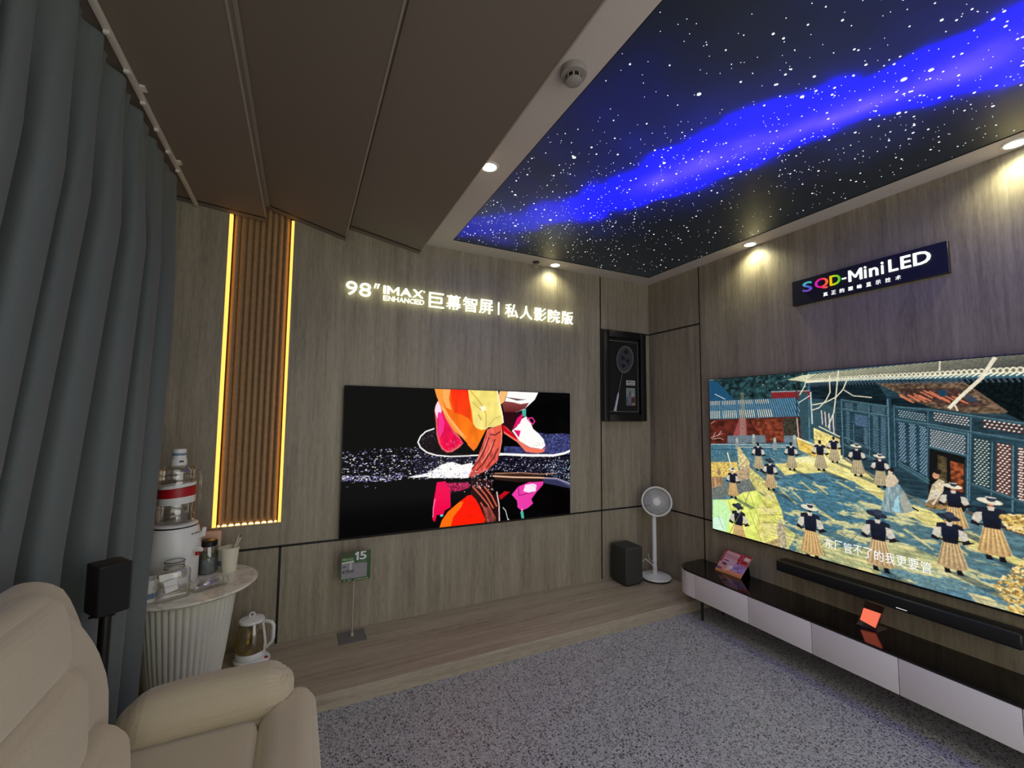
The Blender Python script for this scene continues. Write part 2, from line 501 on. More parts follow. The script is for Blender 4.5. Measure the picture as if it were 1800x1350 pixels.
# ------------------------------------------------------------------ the setting
PZ = .0968                      # platform top
CEIL = 3.3435                   # underside of the white soffit
BACK = -5.2                     # how far the room runs behind the camera
struct('floor', box(BM(), -5.2, .06, BACK, .06, -.08, 0), 'floor')
def platform():
    bm = BM()
    prism(bm, [(-.789, 0), (-.789, PZ - .004), (-.785, PZ), (0, PZ), (0, 0)], 0, -4.6, 0)
    return struct('platform', bm, 'platform')
platform()
JX, JH, JT = -.6965, .8036, 2.753
SLX0, SLX1, SLZ = -4.150, -3.714, .982    # recess of the fluted panel
def wall_back():
    g = .009; bm = BM()
    T = .07
    for x0, x1, z0, z1 in ((-4.6, -3.71 - g, 0, JH - g), (-3.71 + g, JX - g, 0, JH - g), (JX + g, 0, 0, JH - g),
                           (-4.6, SLX0, JH + g, 3.5), (SLX0, SLX1, JH + g, SLZ), (SLX1, JX - g, JH + g, 3.5),
                           (JX + g, 0, JH + g, JT - g), (JX + g, 0, JT + g, 3.5)):
        box(bm, x0, x1, 0, T, z0, z1)
    box(bm, -4.6, 0, T, T + .05, 0, 3.5, 1)
    for x0, x1, z0, z1 in ((-4.6, 0, JH - g, JH + g), (-3.71 - g, -3.71 + g, 0, JH), (JX - g, JX + g, 0, 3.5), (JX, 0, JT - g, JT + g)):
        box(bm, x0, x1, .006, T, z0, z1, 1)
    return struct('wall_back', bm, ['wall', 'joint'])
wall_back()
RJ = -.712
def wall_right():
    g = .009; bm = BM(); T = .06
    for y0, y1, z0, z1 in ((RJ + g, 0, 0, JH - g), (BACK, RJ - g, 0, JH - g), (RJ + g, 0, JH + g, JT - g), (RJ + g, 0, JT + g, 3.5), (BACK, RJ - g, JH + g, 3.5)):
        box(bm, 0, T, y0, y1, z0, z1)
    box(bm, T, T + .05, BACK, .12, 0, 3.5, 1)
    for y0, y1, z0, z1 in ((BACK, 0, JH - g, JH + g), (RJ - g, RJ + g, 0, 3.5), (RJ, 0, JT - g, JT + g)):
        box(bm, .006, T, y0, y1, z0, z1, 1)
    return struct('wall_right', bm, ['wall', 'joint'])
wall_right()
struct('wall_left', box(BM(), -5.26, -5.2, BACK, .12, 0, 3.5), 'wall')
struct('trim_1', box(BM(), -5.2, -4.6, 0, .12, 0, 3.5), 'wall')
# white soffit round the star panel, and the slab above everything
STX0, STX1, STY0, STY1 = -2.465, -.189, -4.95, -.207
def soffit():
    bm = BM()
    for x0, x1, y0, y1 in ((-2.712, STX0, BACK, 0), (STX1, 0, BACK, 0), (STX0, STX1, STY1, 0), (STX0, STX1, BACK, STY0)):
        box(bm, x0, x1, y0, y1, CEIL, 3.5)
    box(bm, -5.2, .06, BACK, .12, 3.5, 3.56)
    return struct('ceiling', bm, 'soffit')
soffit()

# sloped ceiling panels: saw-tooth section, running away from the back wall
def sloped_panel(label, xs, zs, xt, zt):
    t = thing('ceiling_panel', label, 'ceiling panel', ((xs + xt) / 2, -3, zs), 0, 'sloped ceiling panels above the recliner side')
    bm = BM(); prism(bm, [(xs, zs), (xt, zt), (xt, 3.5), (xs, 3.5)], 1, -5.2, -.092)
    obj('panel_face', bm, 'sloped', t)
    bm = BM(); prism(bm, [(xs, zs + .0015), (xt, zt + .0015), (xt, 3.5), (xs, 3.5)], 1, -.092, -.064)  # nearly flush black band; the groove's shade is put into its colour
    obj('groove_shade_band', bm, 'joint', t, 'nearly flush black band before the wall, coloured as the dark of a groove')
    bm = BM(); prism(bm, [(xs, zs), (xt, zt), (xt, 3.5), (xs, 3.5)], 1, -.064, 0)
    obj('wall_border', bm, 'sloped', t)
    tx, tz = xt - xs, zt - zs; L = math.hypot(tx, tz); ux, uz = tx / L, tz / L
    bm = BM()
    prism(bm, [(xt - ux * .006, zt - uz * .006 - .002), (xt + .002, zt - .0025), (xt + .002, zt + .010), (xt - .0005, zt + .010), (xt - .0005, zt), (xt - ux * .006, zt - uz * .006)], 1, -5.2, -.085)
    obj('edge_trim', bm, 'alu', t, 'thin pale metal edge trim')
    return t
a = sloped_panel('flat-hung dark beige ceiling panel next to the curtain rail', -4.6, 3.343, -3.905, 3.287)
bm = BM(); prism(bm, [(-3.9005, 3.385), (-3.886, 3.381), (-3.886, 3.3775), (-3.904, 3.382), (-3.904, 3.40), (-3.9005, 3.40)], 1, -5.2, -.085)
obj('edge_trim', bm, 'alu', a, 'thin pale metal edge trim')
sloped_panel('middle sloping dark beige ceiling panel above the fluted strip with warm lights', -3.9, 3.394, -3.334, 3.246)
sloped_panel('sloping dark beige ceiling panel beside the white soffit', -3.302, 3.352, -2.714, 3.243)
struct('trim_2', box(BM(), -3.334, -3.302, -5.2, 0, 3.36, 3.5), 'sloped')

# ------------------------------------------------------------------ star ceiling
def star_ceiling():
    t = thing('star_ceiling_panel', 'large backlit star sky ceiling panel, dark with a blue milky way band', 'ceiling panel', ((STX0 + STX1) / 2, -2.7, CEIL + .004))
    nx, ny = 130, 280
    xs = np.linspace(STX0, STX1, nx); ys = np.linspace(STY0, STY1, ny)
    X, Y = np.meshgrid(xs, ys)
    rng = np.random.RandomState(11)
    def fbm(scale, octs=4, seed=0):
        out = np.zeros(X.shape); amp = 1; tot = 0
        r = np.random.RandomState(seed)
        for o in range(octs):
            g = r.rand(80, 80); f = scale * 2 ** o
            u = (X + 7) * f; v = (Y + 9) * f
            ui, vi = np.floor(u).astype(int), np.floor(v).astype(int); fu, fv = u - ui, v - vi
            fu = fu * fu * (3 - 2 * fu); fv = fv * fv * (3 - 2 * fv)
            G = lambda a, b: g[a % 80, b % 80]
            out += amp * (G(ui, vi) * (1 - fu) * (1 - fv) + G(ui + 1, vi) * fu * (1 - fv) + G(ui, vi + 1) * (1 - fu) * fv + G(ui + 1, vi + 1) * fu * fv)
            tot += amp; amp *= .5
        return out / tot
    # centre line of the milky way in plan, from the back wall toward the camera
    line = np.array([(-2.75, -.30), (-2.15, -.72), (-1.72, -1.25), (-1.53, -1.82), (-1.39, -2.19), (-1.20, -2.55), (-1.05, -2.99), (-.93, -3.3), (-.75, -4.0), (-.6, -5.3)])
    D = np.full(X.shape, 9.); T = np.zeros(X.shape); LEFT = np.zeros(X.shape, bool)
    for i, ((ax, ay), (bx, by)) in enumerate(zip(line[:-1], line[1:])):
        dx, dy = bx - ax, by - ay
        s = np.clip(((X - ax) * dx + (Y - ay) * dy) / (dx * dx + dy * dy), 0, 1)
        d = np.hypot(X - ax - s * dx, Y - ay - s * dy)
        T = np.where(d < D, i + s, T); LEFT = np.where(d < D, (dx * (Y - ay) - dy * (X - ax)) < 0, LEFT); D = np.minimum(D, d)
    warp = (fbm(2.2, 4, 1) - .5); fine = fbm(7, 4, 2)
    Dw = D + warp * .42 + (fine - .5) * .10
    along = np.interp(T, [0, 1, 1.7, 2.4, 3, 4, 6, 7, 9], [.06, .10, .20, .70, 1, 1, 1, 1, .9])
    core = np.interp(T, [2.4, 2.9, 3.6, 4.4, 5.2, 6.2, 6.9], [0, .8, .75, .45, 1, .9, 0]) * np.exp(-((D + warp * .12) / .085) ** 2)
    mid = along * (1 / (1 + np.exp((Dw - np.where(LEFT, .23, .21)) / .022)))
    halo = np.exp(-(np.maximum(Dw, 0) / np.where(LEFT, .66, .36)) ** 2) * (.35 + .65 * along)
    dark = np.clip((fbm(1.6, 3, 5) - .35) * 2, 0, 1)
    R = .0035 + .010 * halo + .004 * mid + core * (.02 + .20 * fine)
    G_ = .0055 + .013 * halo + core * (.010 + .12 * fine)
    B = .008 + halo * (.08 + .24 * dark ** 1.5) + mid * 3.4 + core * .6
    # small violet patch by the back edge and a grey-green veil above it
    p = np.exp(-(((X + 2.12) / .20) ** 2 + ((Y + .40) / .10) ** 2)); R += .012 * p; B += .16 * p; G_ += .010 * p
    p = np.exp(-(((X + 2.05) / .42) ** 2 + ((Y + .72) / .28) ** 2)); R += .012 * p; G_ += .018 * p; B += .02 * p
    bm = BM(); lay = bm.verts.layers.float_color.new('picture')
    verts = [[bm.verts.new((xs[i], ys[j], CEIL + .004)) for i in range(nx)] for j in range(ny)]
    for j in range(ny):
        for i in range(nx):
            verts[j][i][lay] = (R[j, i], G_[j, i], B[j, i], 1)
    for j in range(ny - 1):
        for i in range(nx - 1):
            bm.faces.new((verts[j][i], verts[j + 1][i], verts[j + 1][i + 1], verts[j][i + 1]))
    o = obj('printed_film', bm, 'starfilm', t, sharp=0)
    # the bright stars: fibre ends, too many to count, denser along the band
    bm = BM(); n = 0
    while n < 2100:
        x = STX0 + .02 + rng.rand() * (STX1 - STX0 - .04); y = -4.6 + rng.rand() * (4.6 + STY1 - .03)
        j = int((y - STY0) / (STY1 - STY0) * (ny - 1)); i = int((x - STX0) / (STX1 - STX0) * (nx - 1))
        if rng.rand() > .30 + .75 * math.exp(-(D[j, i] / .5) ** 2): continue
        r = .0016 + .0048 * rng.rand() ** 4
        k = 6; a0 = rng.rand() * 6
        bm.faces.new([bm.verts.new((x + r * math.cos(a0 - 2 * PI * q / k), y + r * math.sin(a0 - 2 * PI * q / k), CEIL + .0025)) for q in range(k)])
        n += 1
    # a few big stars where the photograph shows them
    for x, y, r in ((-2.20, -1.70, .011), (-1.955, -2.39, .010), (-1.90, -.93, .011), (-2.10, -.71, .010), (-1.20, -2.87, .012), (-1.16, -2.95, .010), (-2.32, -1.15, .008), (-1.68, -1.9, .009), (-1.5, -2.6, .009), (-.95, -2.75, .009)):
        bm.faces.new([bm.verts.new((x + r * math.cos(-2 * PI * q / 8), y + r * math.sin(-2 * PI * q / 8), CEIL + .0022)) for q in range(8)])
    s = obj('star_points', bm, 'star', t, sharp=0); s['kind'] = 'stuff'
    bm = BM(); w = .005
    for x0, x1, y0, y1 in ((STX0, STX0 + w, STY0, STY1), (STX1 - w, STX1, STY0, STY1), (STX0, STX1, STY1 - w, STY1), (STX0, STX1, STY0, STY0 + w)):
        box(bm, x0, x1, y0, y1, CEIL + .001, CEIL + .02)
    obj('edge_profile', bm, 'joint', t)
def starfilm():
    m, nt, out = new_mat('star_film')
    at = N(nt, 'ShaderNodeVertexColor', layer_name='picture')
    bs = N(nt, 'ShaderNodeBsdfPrincipled', Roughness=.36)
    bs.inputs['Base Color'].default_value = (.012, .015, .02, 1)
    nt.links.new(at.outputs[0], bs.inputs['Emission Color']); bs.inputs['Emission Strength'].default_value = 1.0
    nt.links.new(bs.outputs[0], out.inputs['Surface'])
    return m
M['starfilm'] = starfilm()
M['star'] = glow('star_light', (.92, .96, 1.0), 2.2, raw=True)
star_ceiling()

# ------------------------------------------------------------------ downlights, detector, sprinkler
def downlight(x, y, label, power):
    t = thing('downlight', label, 'downlight', (x, y, CEIL), 0, 'recessed downlights in the soffit')
    bm = BM(); lathe(bm, [(.040, CEIL + .004), (.046, CEIL - .006), (.058, CEIL - .004), (.060, CEIL + .004)], (x, y), 32, close=False)
    obj('trim_ring', bm, 'white', t)
    bm = BM(); disc(bm, (x, y, CEIL - .003), .043, (0, 0, 1), .006, 32)
    obj('lens', bm, 'lamp', t)
    ld = bpy.data.lights.new('downlight_beam', 'SPOT'); ld.energy = power; ld.color = (1.0, .97, .60)
    ld.spot_size = math.radians(150); ld.spot_blend = .9; ld.shadow_soft_size = .035
    lo = bpy.data.objects.new('downlight_beam', ld); COL.objects.link(lo)
    lo.location = Vector((x, y, CEIL - .02)) * S
    return t
downlight(-2.618, -1.387, 'glaring recessed downlight at the edge of the soffit below the smoke detector', 18.0)
downlight(-1.334, -.088, 'recessed downlight against the back wall beside the sprinkler', 9.0)
downlight(-.075, -1.335, 'recessed downlight above the left half of the dark sign board', 12.0)
downlight(-.085, -2.923, 'recessed downlight cut by the right edge of the photo, right of the dark sign board', 12.0)
for x, y in [(-2.6, -4.3), (-0.09, -4.5)]:  # unseen downlights, added behind the camera to light the room
    downlight(x, y, 'unseen downlight added to the soffit behind the camera to light the room', 18.0)
def smoke_detector():
    x, y = -2.575, -2.245
    t = thing('smoke_detector', 'round aged white smoke detector on the soffit', 'smoke detector', (x, y, CEIL))
    bm = BM(); lathe(bm, [(.058, CEIL), (.060, CEIL - .022), (.056, CEIL - .030), (.036, CEIL - .032)], (x, y), 36)
    obj('housing', bm, 'detector', t)
    bm = BM(); lathe(bm, [(.033, CEIL - .032), (.033, CEIL - .052), (.030, CEIL - .052)], (x, y), 36)
    obj('sensing_chamber', bm, 'joint', t, 'dark slotted chamber')
    for k in range(8):
        a = k * PI / 4 + .2
        bm = BM(); box(bm, -.004, .004, -.0015, .0015, -.053, -.031)
        bm.transform(Matrix.Translation((x, y, CEIL)) @ Matrix.Rotation(a, 4, 'Z') @ Matrix.Translation((.035, 0, 0)) @ Matrix.Rotation(PI / 2, 4, 'Z'))
        obj('cage_bar', bm, 'detector', t)
    bm = BM(); lathe(bm, [(.036, CEIL - .052), (.036, CEIL - .058), (.026, CEIL - .064), (.0, CEIL - .065)], (x, y), 36, close=False)
    obj('cap', bm, 'detector', t)
smoke_detector()
def sprinkler():
    x, y = -1.55, -.075
    t = thing('sprinkler', 'small dark fire sprinkler hanging from the soffit beside the back wall downlight', 'sprinkler', (x, y, CEIL))
    bm = BM(); disc(bm, (x, y, CEIL - .006), .034, (0, 0, 1), .006, 28); obj('escutcheon', bm, 'darkbox', t)
    bm = BM(); tube(bm, [(x, y, CEIL - .004), (x, y, CEIL - .030)], .008, 12); obj('stem', bm, 'steel', t)
    for s in (-1, 1):
        bm = BM(); tube(bm, [(x + s * .008, y, CEIL - .026), (x + s * .014, y, CEIL - .036), (x + s * .004, y, CEIL - .050)], .003, 8); obj('frame_arm', bm, 'pole', t)
    bm = BM(); disc(bm, (x, y, CEIL - .053), .016, (0, 0, 1), .003, 20); obj('deflector', bm, 'pole', t)
sprinkler()

# ------------------------------------------------------------------ fluted panel with light strips
def fluted_panel():
    t = thing('fluted_panel', 'tall fluted brown strip panel edged with glowing warm light strips', 'wall panel', ((SLX0 + SLX1) / 2, 0, SLZ))
    x0, x1 = SLX0 + .030, SLX1 - .030; nf = 9; w = (x1 - x0) / nf
    prof = []
    for k in range(nf):
        for q in range(9):
            u = q / 9
            prof.append((x0 + (k + u) * w, .050 - .022 * abs(math.sin(PI * u)) ** .7))
    prof.append((x1, .052)); prof += [(x1, .068), (x0, .068)]
    bm = BM(); prism(bm, prof, 2, SLZ + .001, 3.42)
    obj('fluted_board', bm, 'flute', t, sharp=30)
    for nm, a, b in (('left', SLX0 + .001, SLX0 + .022), ('right', SLX1 - .020, SLX1 - .001)):
        bm = BM(); box(bm, a, b, .004, .03, SLZ + .002, 3.305 if nm == 'left' else 3.340)
        obj('light_strip', bm, 'led', t, 'glowing warm light strip')
    bm = BM(); box(bm, SLX0 + .03, SLX1 - .03, .030, .044, SLZ + .0005, SLZ + .009)
    obj('light_strip', bm, 'ledlow', t, 'glowing warm light strip along the foot, broken up by the flutes')
M['ledlow'] = glow('warm_led_foot_strip', (1.0, .62, .20), 2.1 * 3, raw=True)
fluted_panel()

# ------------------------------------------------------------------ lit lettering on the back wall
def letter_sign():
    t = thing('letter_sign', 'row of white backlit letters and characters above the smaller television', 'sign', (-2.2, 0, 2.77))
    def put_letter(bm):
        bm.normal_update()
        front = min(v.co.y for v in bm.verts) + 1e-4
        for f in bm.faces: f.material_index = 0 if max(v.co.y for v in f.verts) < front else 1
        obj('letter', bm, ['sign_white', 'sign_halo'], t, sharp=30)
    def run(items, z0, z1, bold, thick=.018, off=.022):
        for ch, x0, x1, a, b in items:
            bm = fit_text(ch, x0, x1, z0 + a * (z1 - z0), z0 + b * (z1 - z0), thick, bold)
            bm.transform(Matrix.Translation((0, -off, 0)))
            put_letter(bm)
    run([('9', -3.318, -3.227, 0, 1), ('8', -3.213, -3.117, 0, 1)], 2.789, 2.905, .004)
    for x in (-3.096, -3.072):
        bm = BM(); prism(bm, [(x, 2.872), (x + .012, 2.872), (x + .026, 2.912), (x + .008, 2.912)], 1, -.040, -.022); put_letter(bm)
    w = [('I', .10), ('M', 1.05), ('A', 1.0), ('X', .98)]
    x = -3.018; tot = sum(q for _, q in w) + .38; k = (-2.672 + 3.018) / tot
    for ch, q in w:
        run([(ch, x, x + q * k if ch != 'I' else x + .022, 0, 1)], 2.836, 2.906, .022); x += q * k + (.08 * k if ch != 'I' else .22 * k)
    bm = BM(); tube(bm, [(-2.664 + .007 * math.cos(q * PI / 5), -.03, 2.897 + .007 * math.sin(q * PI / 5)) for q in range(10)], .002, 6, True); put_letter(bm)
    x = -3.020; e = 'ENHANCED'; wd = (-2.660 + 3.020) / 8
    for i, ch in enumerate(e):
        run([(ch, x + .003, x + wd - .003, 0, 1)], 2.778, 2.820, .004)
        x += wd
    n = '巨幕智屏'; x0, x1 = -2.620, -1.995; p = (x1 - x0 + .02) / 4
    for i, ch in enumerate(n): run([(ch, x0 + i * p, x0 + i * p + p - .022, 0, 1)], 2.767, 2.903, .004)
    bm = BM(); box(bm, -1.941, -1.931, -.040, -.022, 2.772, 2.893); put_letter(bm)
    n = '私人影院版'; x0, x1 = -1.866, -1.078; p = (x1 - x0 + .02) / 5
    for i, ch in enumerate(n): run([(ch, x0 + i * p, x0 + i * p + p - .022, 0, 1)], 2.760, 2.893, .004)
letter_sign()

# ------------------------------------------------------------------ dark sign board on the right wall
def sign_board():
    y0, y1, z0, z1 = -1.656, -2.602, 2.713, 2.917
    t = thing('sign_board', 'dark grey sign board with rainbow and white lettering above the larger television', 'sign', (0, (y0 + y1) / 2, z0))
    bm = rbox(-.03, 0, y1, y0, z0, z1, .002, 1); obj('board', bm, 'sign_dark', t)
    def put(ch, a, b, za, zb, mat, bold, name='letter', th=.008):
        bm = fit_text(ch, a, b, za, zb, th, bold)
        on_right_wall(bm, -.0302); return obj(name, bm, mat, t, sharp=30)
    L = lambda y: -y       # lettering is laid out along -y
    put('S', L(-1.741), L(-1.812), 2.806, 2.884, 'rb_s', .012)
    put('Q', L(-1.832), L(-1.926), 2.797, 2.884, 'rb_q', .012)
    put('D', L(-1.938), L(-2.010), 2.806, 2.882, 'rb_d', .012)
    bm = BM(); box(bm, 2.020, 2.047, -.008, 0, 2.832, 2.842); on_right_wall(bm, -.0302); obj('letter', bm, 'sign_plain', t)
    put('M', 2.062, 2.148, 2.802, 2.885, 'sign_plain', .016)
    put('i', 2.160, 2.174, 2.802, 2.888, 'sign_plain', .016)
    put('n', 2.190, 2.243, 2.802, 2.863, 'sign_plain', .016)
    put('i', 2.260, 2.274, 2.802, 2.888, 'sign_plain', .016)
    put('L', 2.302, 2.354, 2.803, 2.888, 'sign_plain', .016)
    put('E', 2.368, 2.422, 2.803, 2.888, 'sign_plain', .016)
    put('D', 2.434, 2.522, 2.803, 2.888, 'sign_plain', .016)
    s = '真正的巅峰显示技术'; a, b = 1.888, 2.356; p = (b - a) / (len(s) - .62)
    for i, ch in enumerate(s): put(ch, a + i * p, a + i * p + .030, 2.737, 2.767, 'sign_plain', .008, th=.004)
M['rb_s'] = rainbow('rainbow_letter_teal_to_violet', (2, [(0, (120, 70, 190)), (.45, (70, 90, 190)), (1, (80, 190, 190))]))
M['rb_q'] = rainbow('rainbow_letter_magenta_to_orange', (1, [(1, (190, 40, 190)), (.5, (235, 30, 110)), (0, (255, 110, 30))][::-1]))
M['rb_d'] = rainbow('rainbow_letter_yellow_to_green', (1, [(0, (70, 190, 50)), (.5, (170, 220, 30)), (1, (255, 190, 10))]))
sign_board()

# ------------------------------------------------------------------ television pictures
def paint_skateboard():
    """splashing skateboard: orange coat, pink and white shoes, a hand in the water, mirrored below"""
    c = Canvas(560, 315, (2, 1, 2))
    W = (255, 253, 250)
    c.poly([(0.0006, 0.9156), (1.001, 0.9602), (1.001, 0.5275), (0.007, 0.5762)], (1, 1, 1))
    # far wet band right of the board
    c.poly([(0.8242, 0.6769), (0.8799, 0.6579), (0.9471, 0.6637), (1.006, 0.6555), (1.006, 0.4845), (0.6566, 0.5043), (0.6562, 0.5696), (0.7432, 0.5621)], (52, 56, 104), var=.5, grain_=(9, 4))
    c.specks([(0.8334, 0.6662), (1.006, 0.6555), (1.006, 0.4911), (0.8615, 0.4994)], 240, [(120, 130, 200), (170, 190, 235), (30, 28, 60)], (1, 3), .6)
    # spray left of the board
    fl = [(-0.0077, 0.5605), (0.1134, 0.5778), (0.1529, 0.5721), (0.2156, 0.5811), (0.2809, 0.5787), (0.3099, 0.5101), (0.4591, 0.501), (0.461, 0.3359), (0.2602, 0.3565), (0.2004, 0.3871), (0.1608, 0.3507), (-0.0041, 0.3681)]
    c.specks(fl, 330, [(60, 50, 92), (110, 104, 168), (24, 18, 34)], (1, 3.2), .6)
    c.specks(fl, 620, [(240, 240, 255), (255, 255, 255), (255, 255, 255), (176, 176, 230), (150, 146, 214)], (1.0, 4.6), .5)
    c.specks([(-0.0045, 0.4061), (0.1603, 0.3904), (0.2183, 0.4094), (0.2188, 0.3606), (0.1608, 0.3507), (-0.0041, 0.3681)], 330, [(150, 140, 220), (200, 196, 250), (255, 255, 255)], (1, 4.5), .45)
    c.specks([(-0.0041, 0.3681), (0.2008, 0.3458), (0.2017, 0.2979), (-0.0031, 0.3218)], 22, [(200, 200, 230)], (.8, 2), .7)
    # spray band under the board
    sp = [(0.269, 0.5836), (0.3785, 0.5019), (0.6566, 0.4911), (1.006, 0.4697), (1.006, 0.2896), (0.6069, 0.3854), (0.5102, 0.3615), (0.2717, 0.3631)]
    c.poly(sp, (22, 17, 36), .75, var=.9, grain_=(7, 5))
    c.specks(sp, 1000, [(120, 118, 190), (210, 214, 252), (255, 255, 255), (255, 255, 255), (14, 10, 20), (60, 60, 120)], (1, 3.6), .6)
    c.specks([(0.8712, 0.4416), (1.006, 0.4474), (1.006, 0.2409), (0.8712, 0.3127)], 260, [(120, 180, 205), (205, 225, 245), (60, 90, 130), (20, 20, 30)], (1, 3.2), 1.1)
    # board
    c.poly([(0.2791, 0.6142), (0.2842, 0.6456), (0.303, 0.6827), (0.3426, 0.7075), (0.3615, 0.6943), (0.3772, 0.6043), (0.4232, 0.5308), (0.5088, 0.52), (0.513, 0.4994), (0.4158, 0.506), (0.3413, 0.52), (0.3012, 0.563)], (20, 12, 16), var=.5)
    c.specks([(0.2823, 0.6456), (0.3394, 0.6951), (0.3587, 0.6051), (0.3118, 0.5811)], 70, [(90, 90, 120), (130, 130, 170)], (.7, 1.6))
    c.line([(0.3436, 0.7091), (0.3104, 0.6893), (0.2892, 0.6546), (0.2796, 0.6142), (0.2901, 0.5762), (0.3159, 0.5398), (0.356, 0.5167), (0.4158, 0.5043), (0.5328, 0.506), (0.6566, 0.5035), (0.7883, 0.4853), (0.9089, 0.4779), (0.9669, 0.4919), (1.004, 0.5142)], 6, W)
    c.line([(0.6396, 0.5109), (0.7883, 0.4936), (0.9089, 0.4853), (0.9715, 0.501), (1.004, 0.5217)], 9, W)
    # foam
    foam = [(0.3251, 0.3582), (0.3357, 0.397), (0.3905, 0.4366), (0.4241, 0.4564), (0.4623, 0.4407), (0.4936, 0.4184), (0.5171, 0.4399), (0.5337, 0.3986), (0.5102, 0.3615), (0.4946, 0.3408)]
    c.poly(foam, W)
    c.poly([(0.2404, 0.3722), (0.2855, 0.3829), (0.3284, 0.3953), (0.379, 0.449), (0.4241, 0.4655), (0.4623, 0.4399), (0.5093, 0.4523), (0.5176, 0.3995), (0.5024, 0.3598), (0.4172, 0.3656), (0.3288, 0.3664), (0.2717, 0.3656)], W)
    c.specks([(0.2506, 0.3788), (0.3284, 0.4151), (0.379, 0.4688), (0.5093, 0.4787), (0.5259, 0.3986), (0.5102, 0.3342), (0.251, 0.3573)], 260, [W, W, (30, 22, 40), (190, 190, 235)], (1, 4), .6)
    c.specks([(0.321, 0.411), (0.5337, 0.3986), (0.542, 0.3383), (0.3215, 0.3606)], 120, [W, (210, 210, 245)], (1, 4))
    # left shoe
    c.poly([(0.3592, 0.9173), (0.3495, 0.8883), (0.344, 0.8429), (0.3505, 0.7529), (0.3541, 0.6687), (0.3634, 0.6051), (0.3776, 0.5588), (0.4006, 0.5332), (0.4232, 0.5374), (0.4536, 0.5688), (0.4706, 0.601), (0.4448, 0.667), (0.4135, 0.7331), (0.3859, 0.8107), (0.3739, 0.8826)], (230, 92, 96))
    c.poly([(0.3578, 0.9106), (0.3477, 0.8619), (0.3459, 0.8297), (0.3569, 0.7719), (0.3597, 0.6943), (0.3735, 0.5919), (0.3928, 0.5531), (0.4117, 0.5481), (0.4416, 0.5754), (0.4688, 0.6076), (0.4292, 0.6679), (0.3901, 0.7851), (0.3703, 0.8694)], (244, 10, 92), col2=(240, 0, 70), var=.14, grain_=(12, 26))
    c.poly([(0.3578, 0.9106), (0.3472, 0.8685), (0.3454, 0.8363), (0.3564, 0.7785), (0.3597, 0.8297), (0.3712, 0.8173), (0.3744, 0.8438), (0.3666, 0.8817)], (255, 225, 238))
    c.poly([(0.3606, 0.8297), (0.3749, 0.8239), (0.3868, 0.7587), (0.3836, 0.6943), (0.3693, 0.6431), (0.362, 0.6943)], (250, 60, 160), .8)
    c.specks([(0.3924, 0.6034), (0.426, 0.6348), (0.4688, 0.6076), (0.4421, 0.563), (0.408, 0.5514)], 60, [(255, 140, 190)], (.7, 1.6))
    # orange coat and pale sleeve
    c.poly([(0.3408, 1.007), (0.4886, 1.006), (0.5719, 0.7017), (0.5323, 0.5688), (0.5167, 0.539), (0.4762, 0.62), (0.437, 0.6868), (0.3942, 0.7785), (0.3666, 0.8817), (0.3509, 0.9462)], (255, 96, 6), col2=(255, 132, 20), var=.10, grain_=(16, 40))
    c.poly([(0.4103, 1.006), (0.4867, 1.006), (0.5065, 0.7529), (0.4904, 0.7859), (0.4587, 0.8124), (0.4278, 0.8248), (0.4154, 0.8966)], (255, 42, 4), col2=(255, 74, 6), var=.12, grain_=(14, 50))
    c.poly([(0.3408, 1.007), (0.3841, 1.006), (0.3735, 0.9478), (0.3855, 0.8694), (0.4131, 0.7851), (0.4444, 0.7199), (0.4817, 0.6464), (0.4785, 0.6216), (0.4292, 0.6935), (0.3942, 0.7785), (0.3684, 0.876), (0.3509, 0.9462)], (252, 158, 62))
    c.poly([(0.3799, 1.006), (0.4103, 1.005), (0.4039, 0.9296), (0.4158, 0.8446), (0.3928, 0.8636), (0.3753, 0.9346)], (255, 176, 90))
    c.poly([(0.4821, 0.6398), (0.5121, 0.6059), (0.5319, 0.6183), (0.5323, 0.5688), (0.5167, 0.539), (0.4886, 0.5869)], (255, 120, 30))
    c.line([(0.3739, 0.8694), (0.4131, 0.7719), (0.4683, 0.6538)], 3, (255, 214, 170))
    c.poly([(0.6364, 1.009), (0.675, 0.9982), (0.6543, 0.9123), (0.6373, 0.8908), (0.6262, 0.9528)], (250, 190, 118))
    c.poly([(0.4863, 1.006), (0.6216, 1.006), (0.6373, 0.9049), (0.6483, 0.8289), (0.6529, 0.7521), (0.6299, 0.7182), (0.5839, 0.7182), (0.5719, 0.7017), (0.5475, 0.6968), (0.5268, 0.7124), (0.5125, 0.7455), (0.5061, 0.833), (0.4941, 0.9197)], (246, 226, 118), col2=(250, 232, 136), var=.06, grain_=(18, 22))
    c.line([(0.4987, 0.9908), (0.5291, 0.9346), (0.5581, 0.8677), (0.571, 0.814), (0.571, 0.7182)], 5, (214, 176, 62))
    c.line([(0.5093, 0.9065), (0.5296, 0.8735), (0.5461, 0.8471)], 3, (196, 150, 50)); c.line([(0.536, 0.8132), (0.5489, 0.7727)], 4, (190, 130, 40))
    c.line([(0.5839, 0.7323), (0.6124, 0.7868), (0.6378, 0.8008)], 3, (206, 170, 60))
    c.poly([(0.5438, 0.8743), (0.5664, 0.8817), (0.5687, 0.8479), (0.5503, 0.8371)], (255, 250, 220)); c.line([(0.6216, 1.006), (0.6331, 0.8974), (0.6483, 0.8008), (0.6516, 0.7521)], 7, (255, 250, 214))
    # trouser hem and right shoe
    c.poly([(0.675, 0.9998), (0.827, 0.9982), (0.8095, 0.9395), (0.7777, 0.8917), (0.7552, 0.8586), (0.7197, 0.8371), (0.6548, 0.8388), (0.6479, 0.8908), (0.6585, 0.9197)], W)
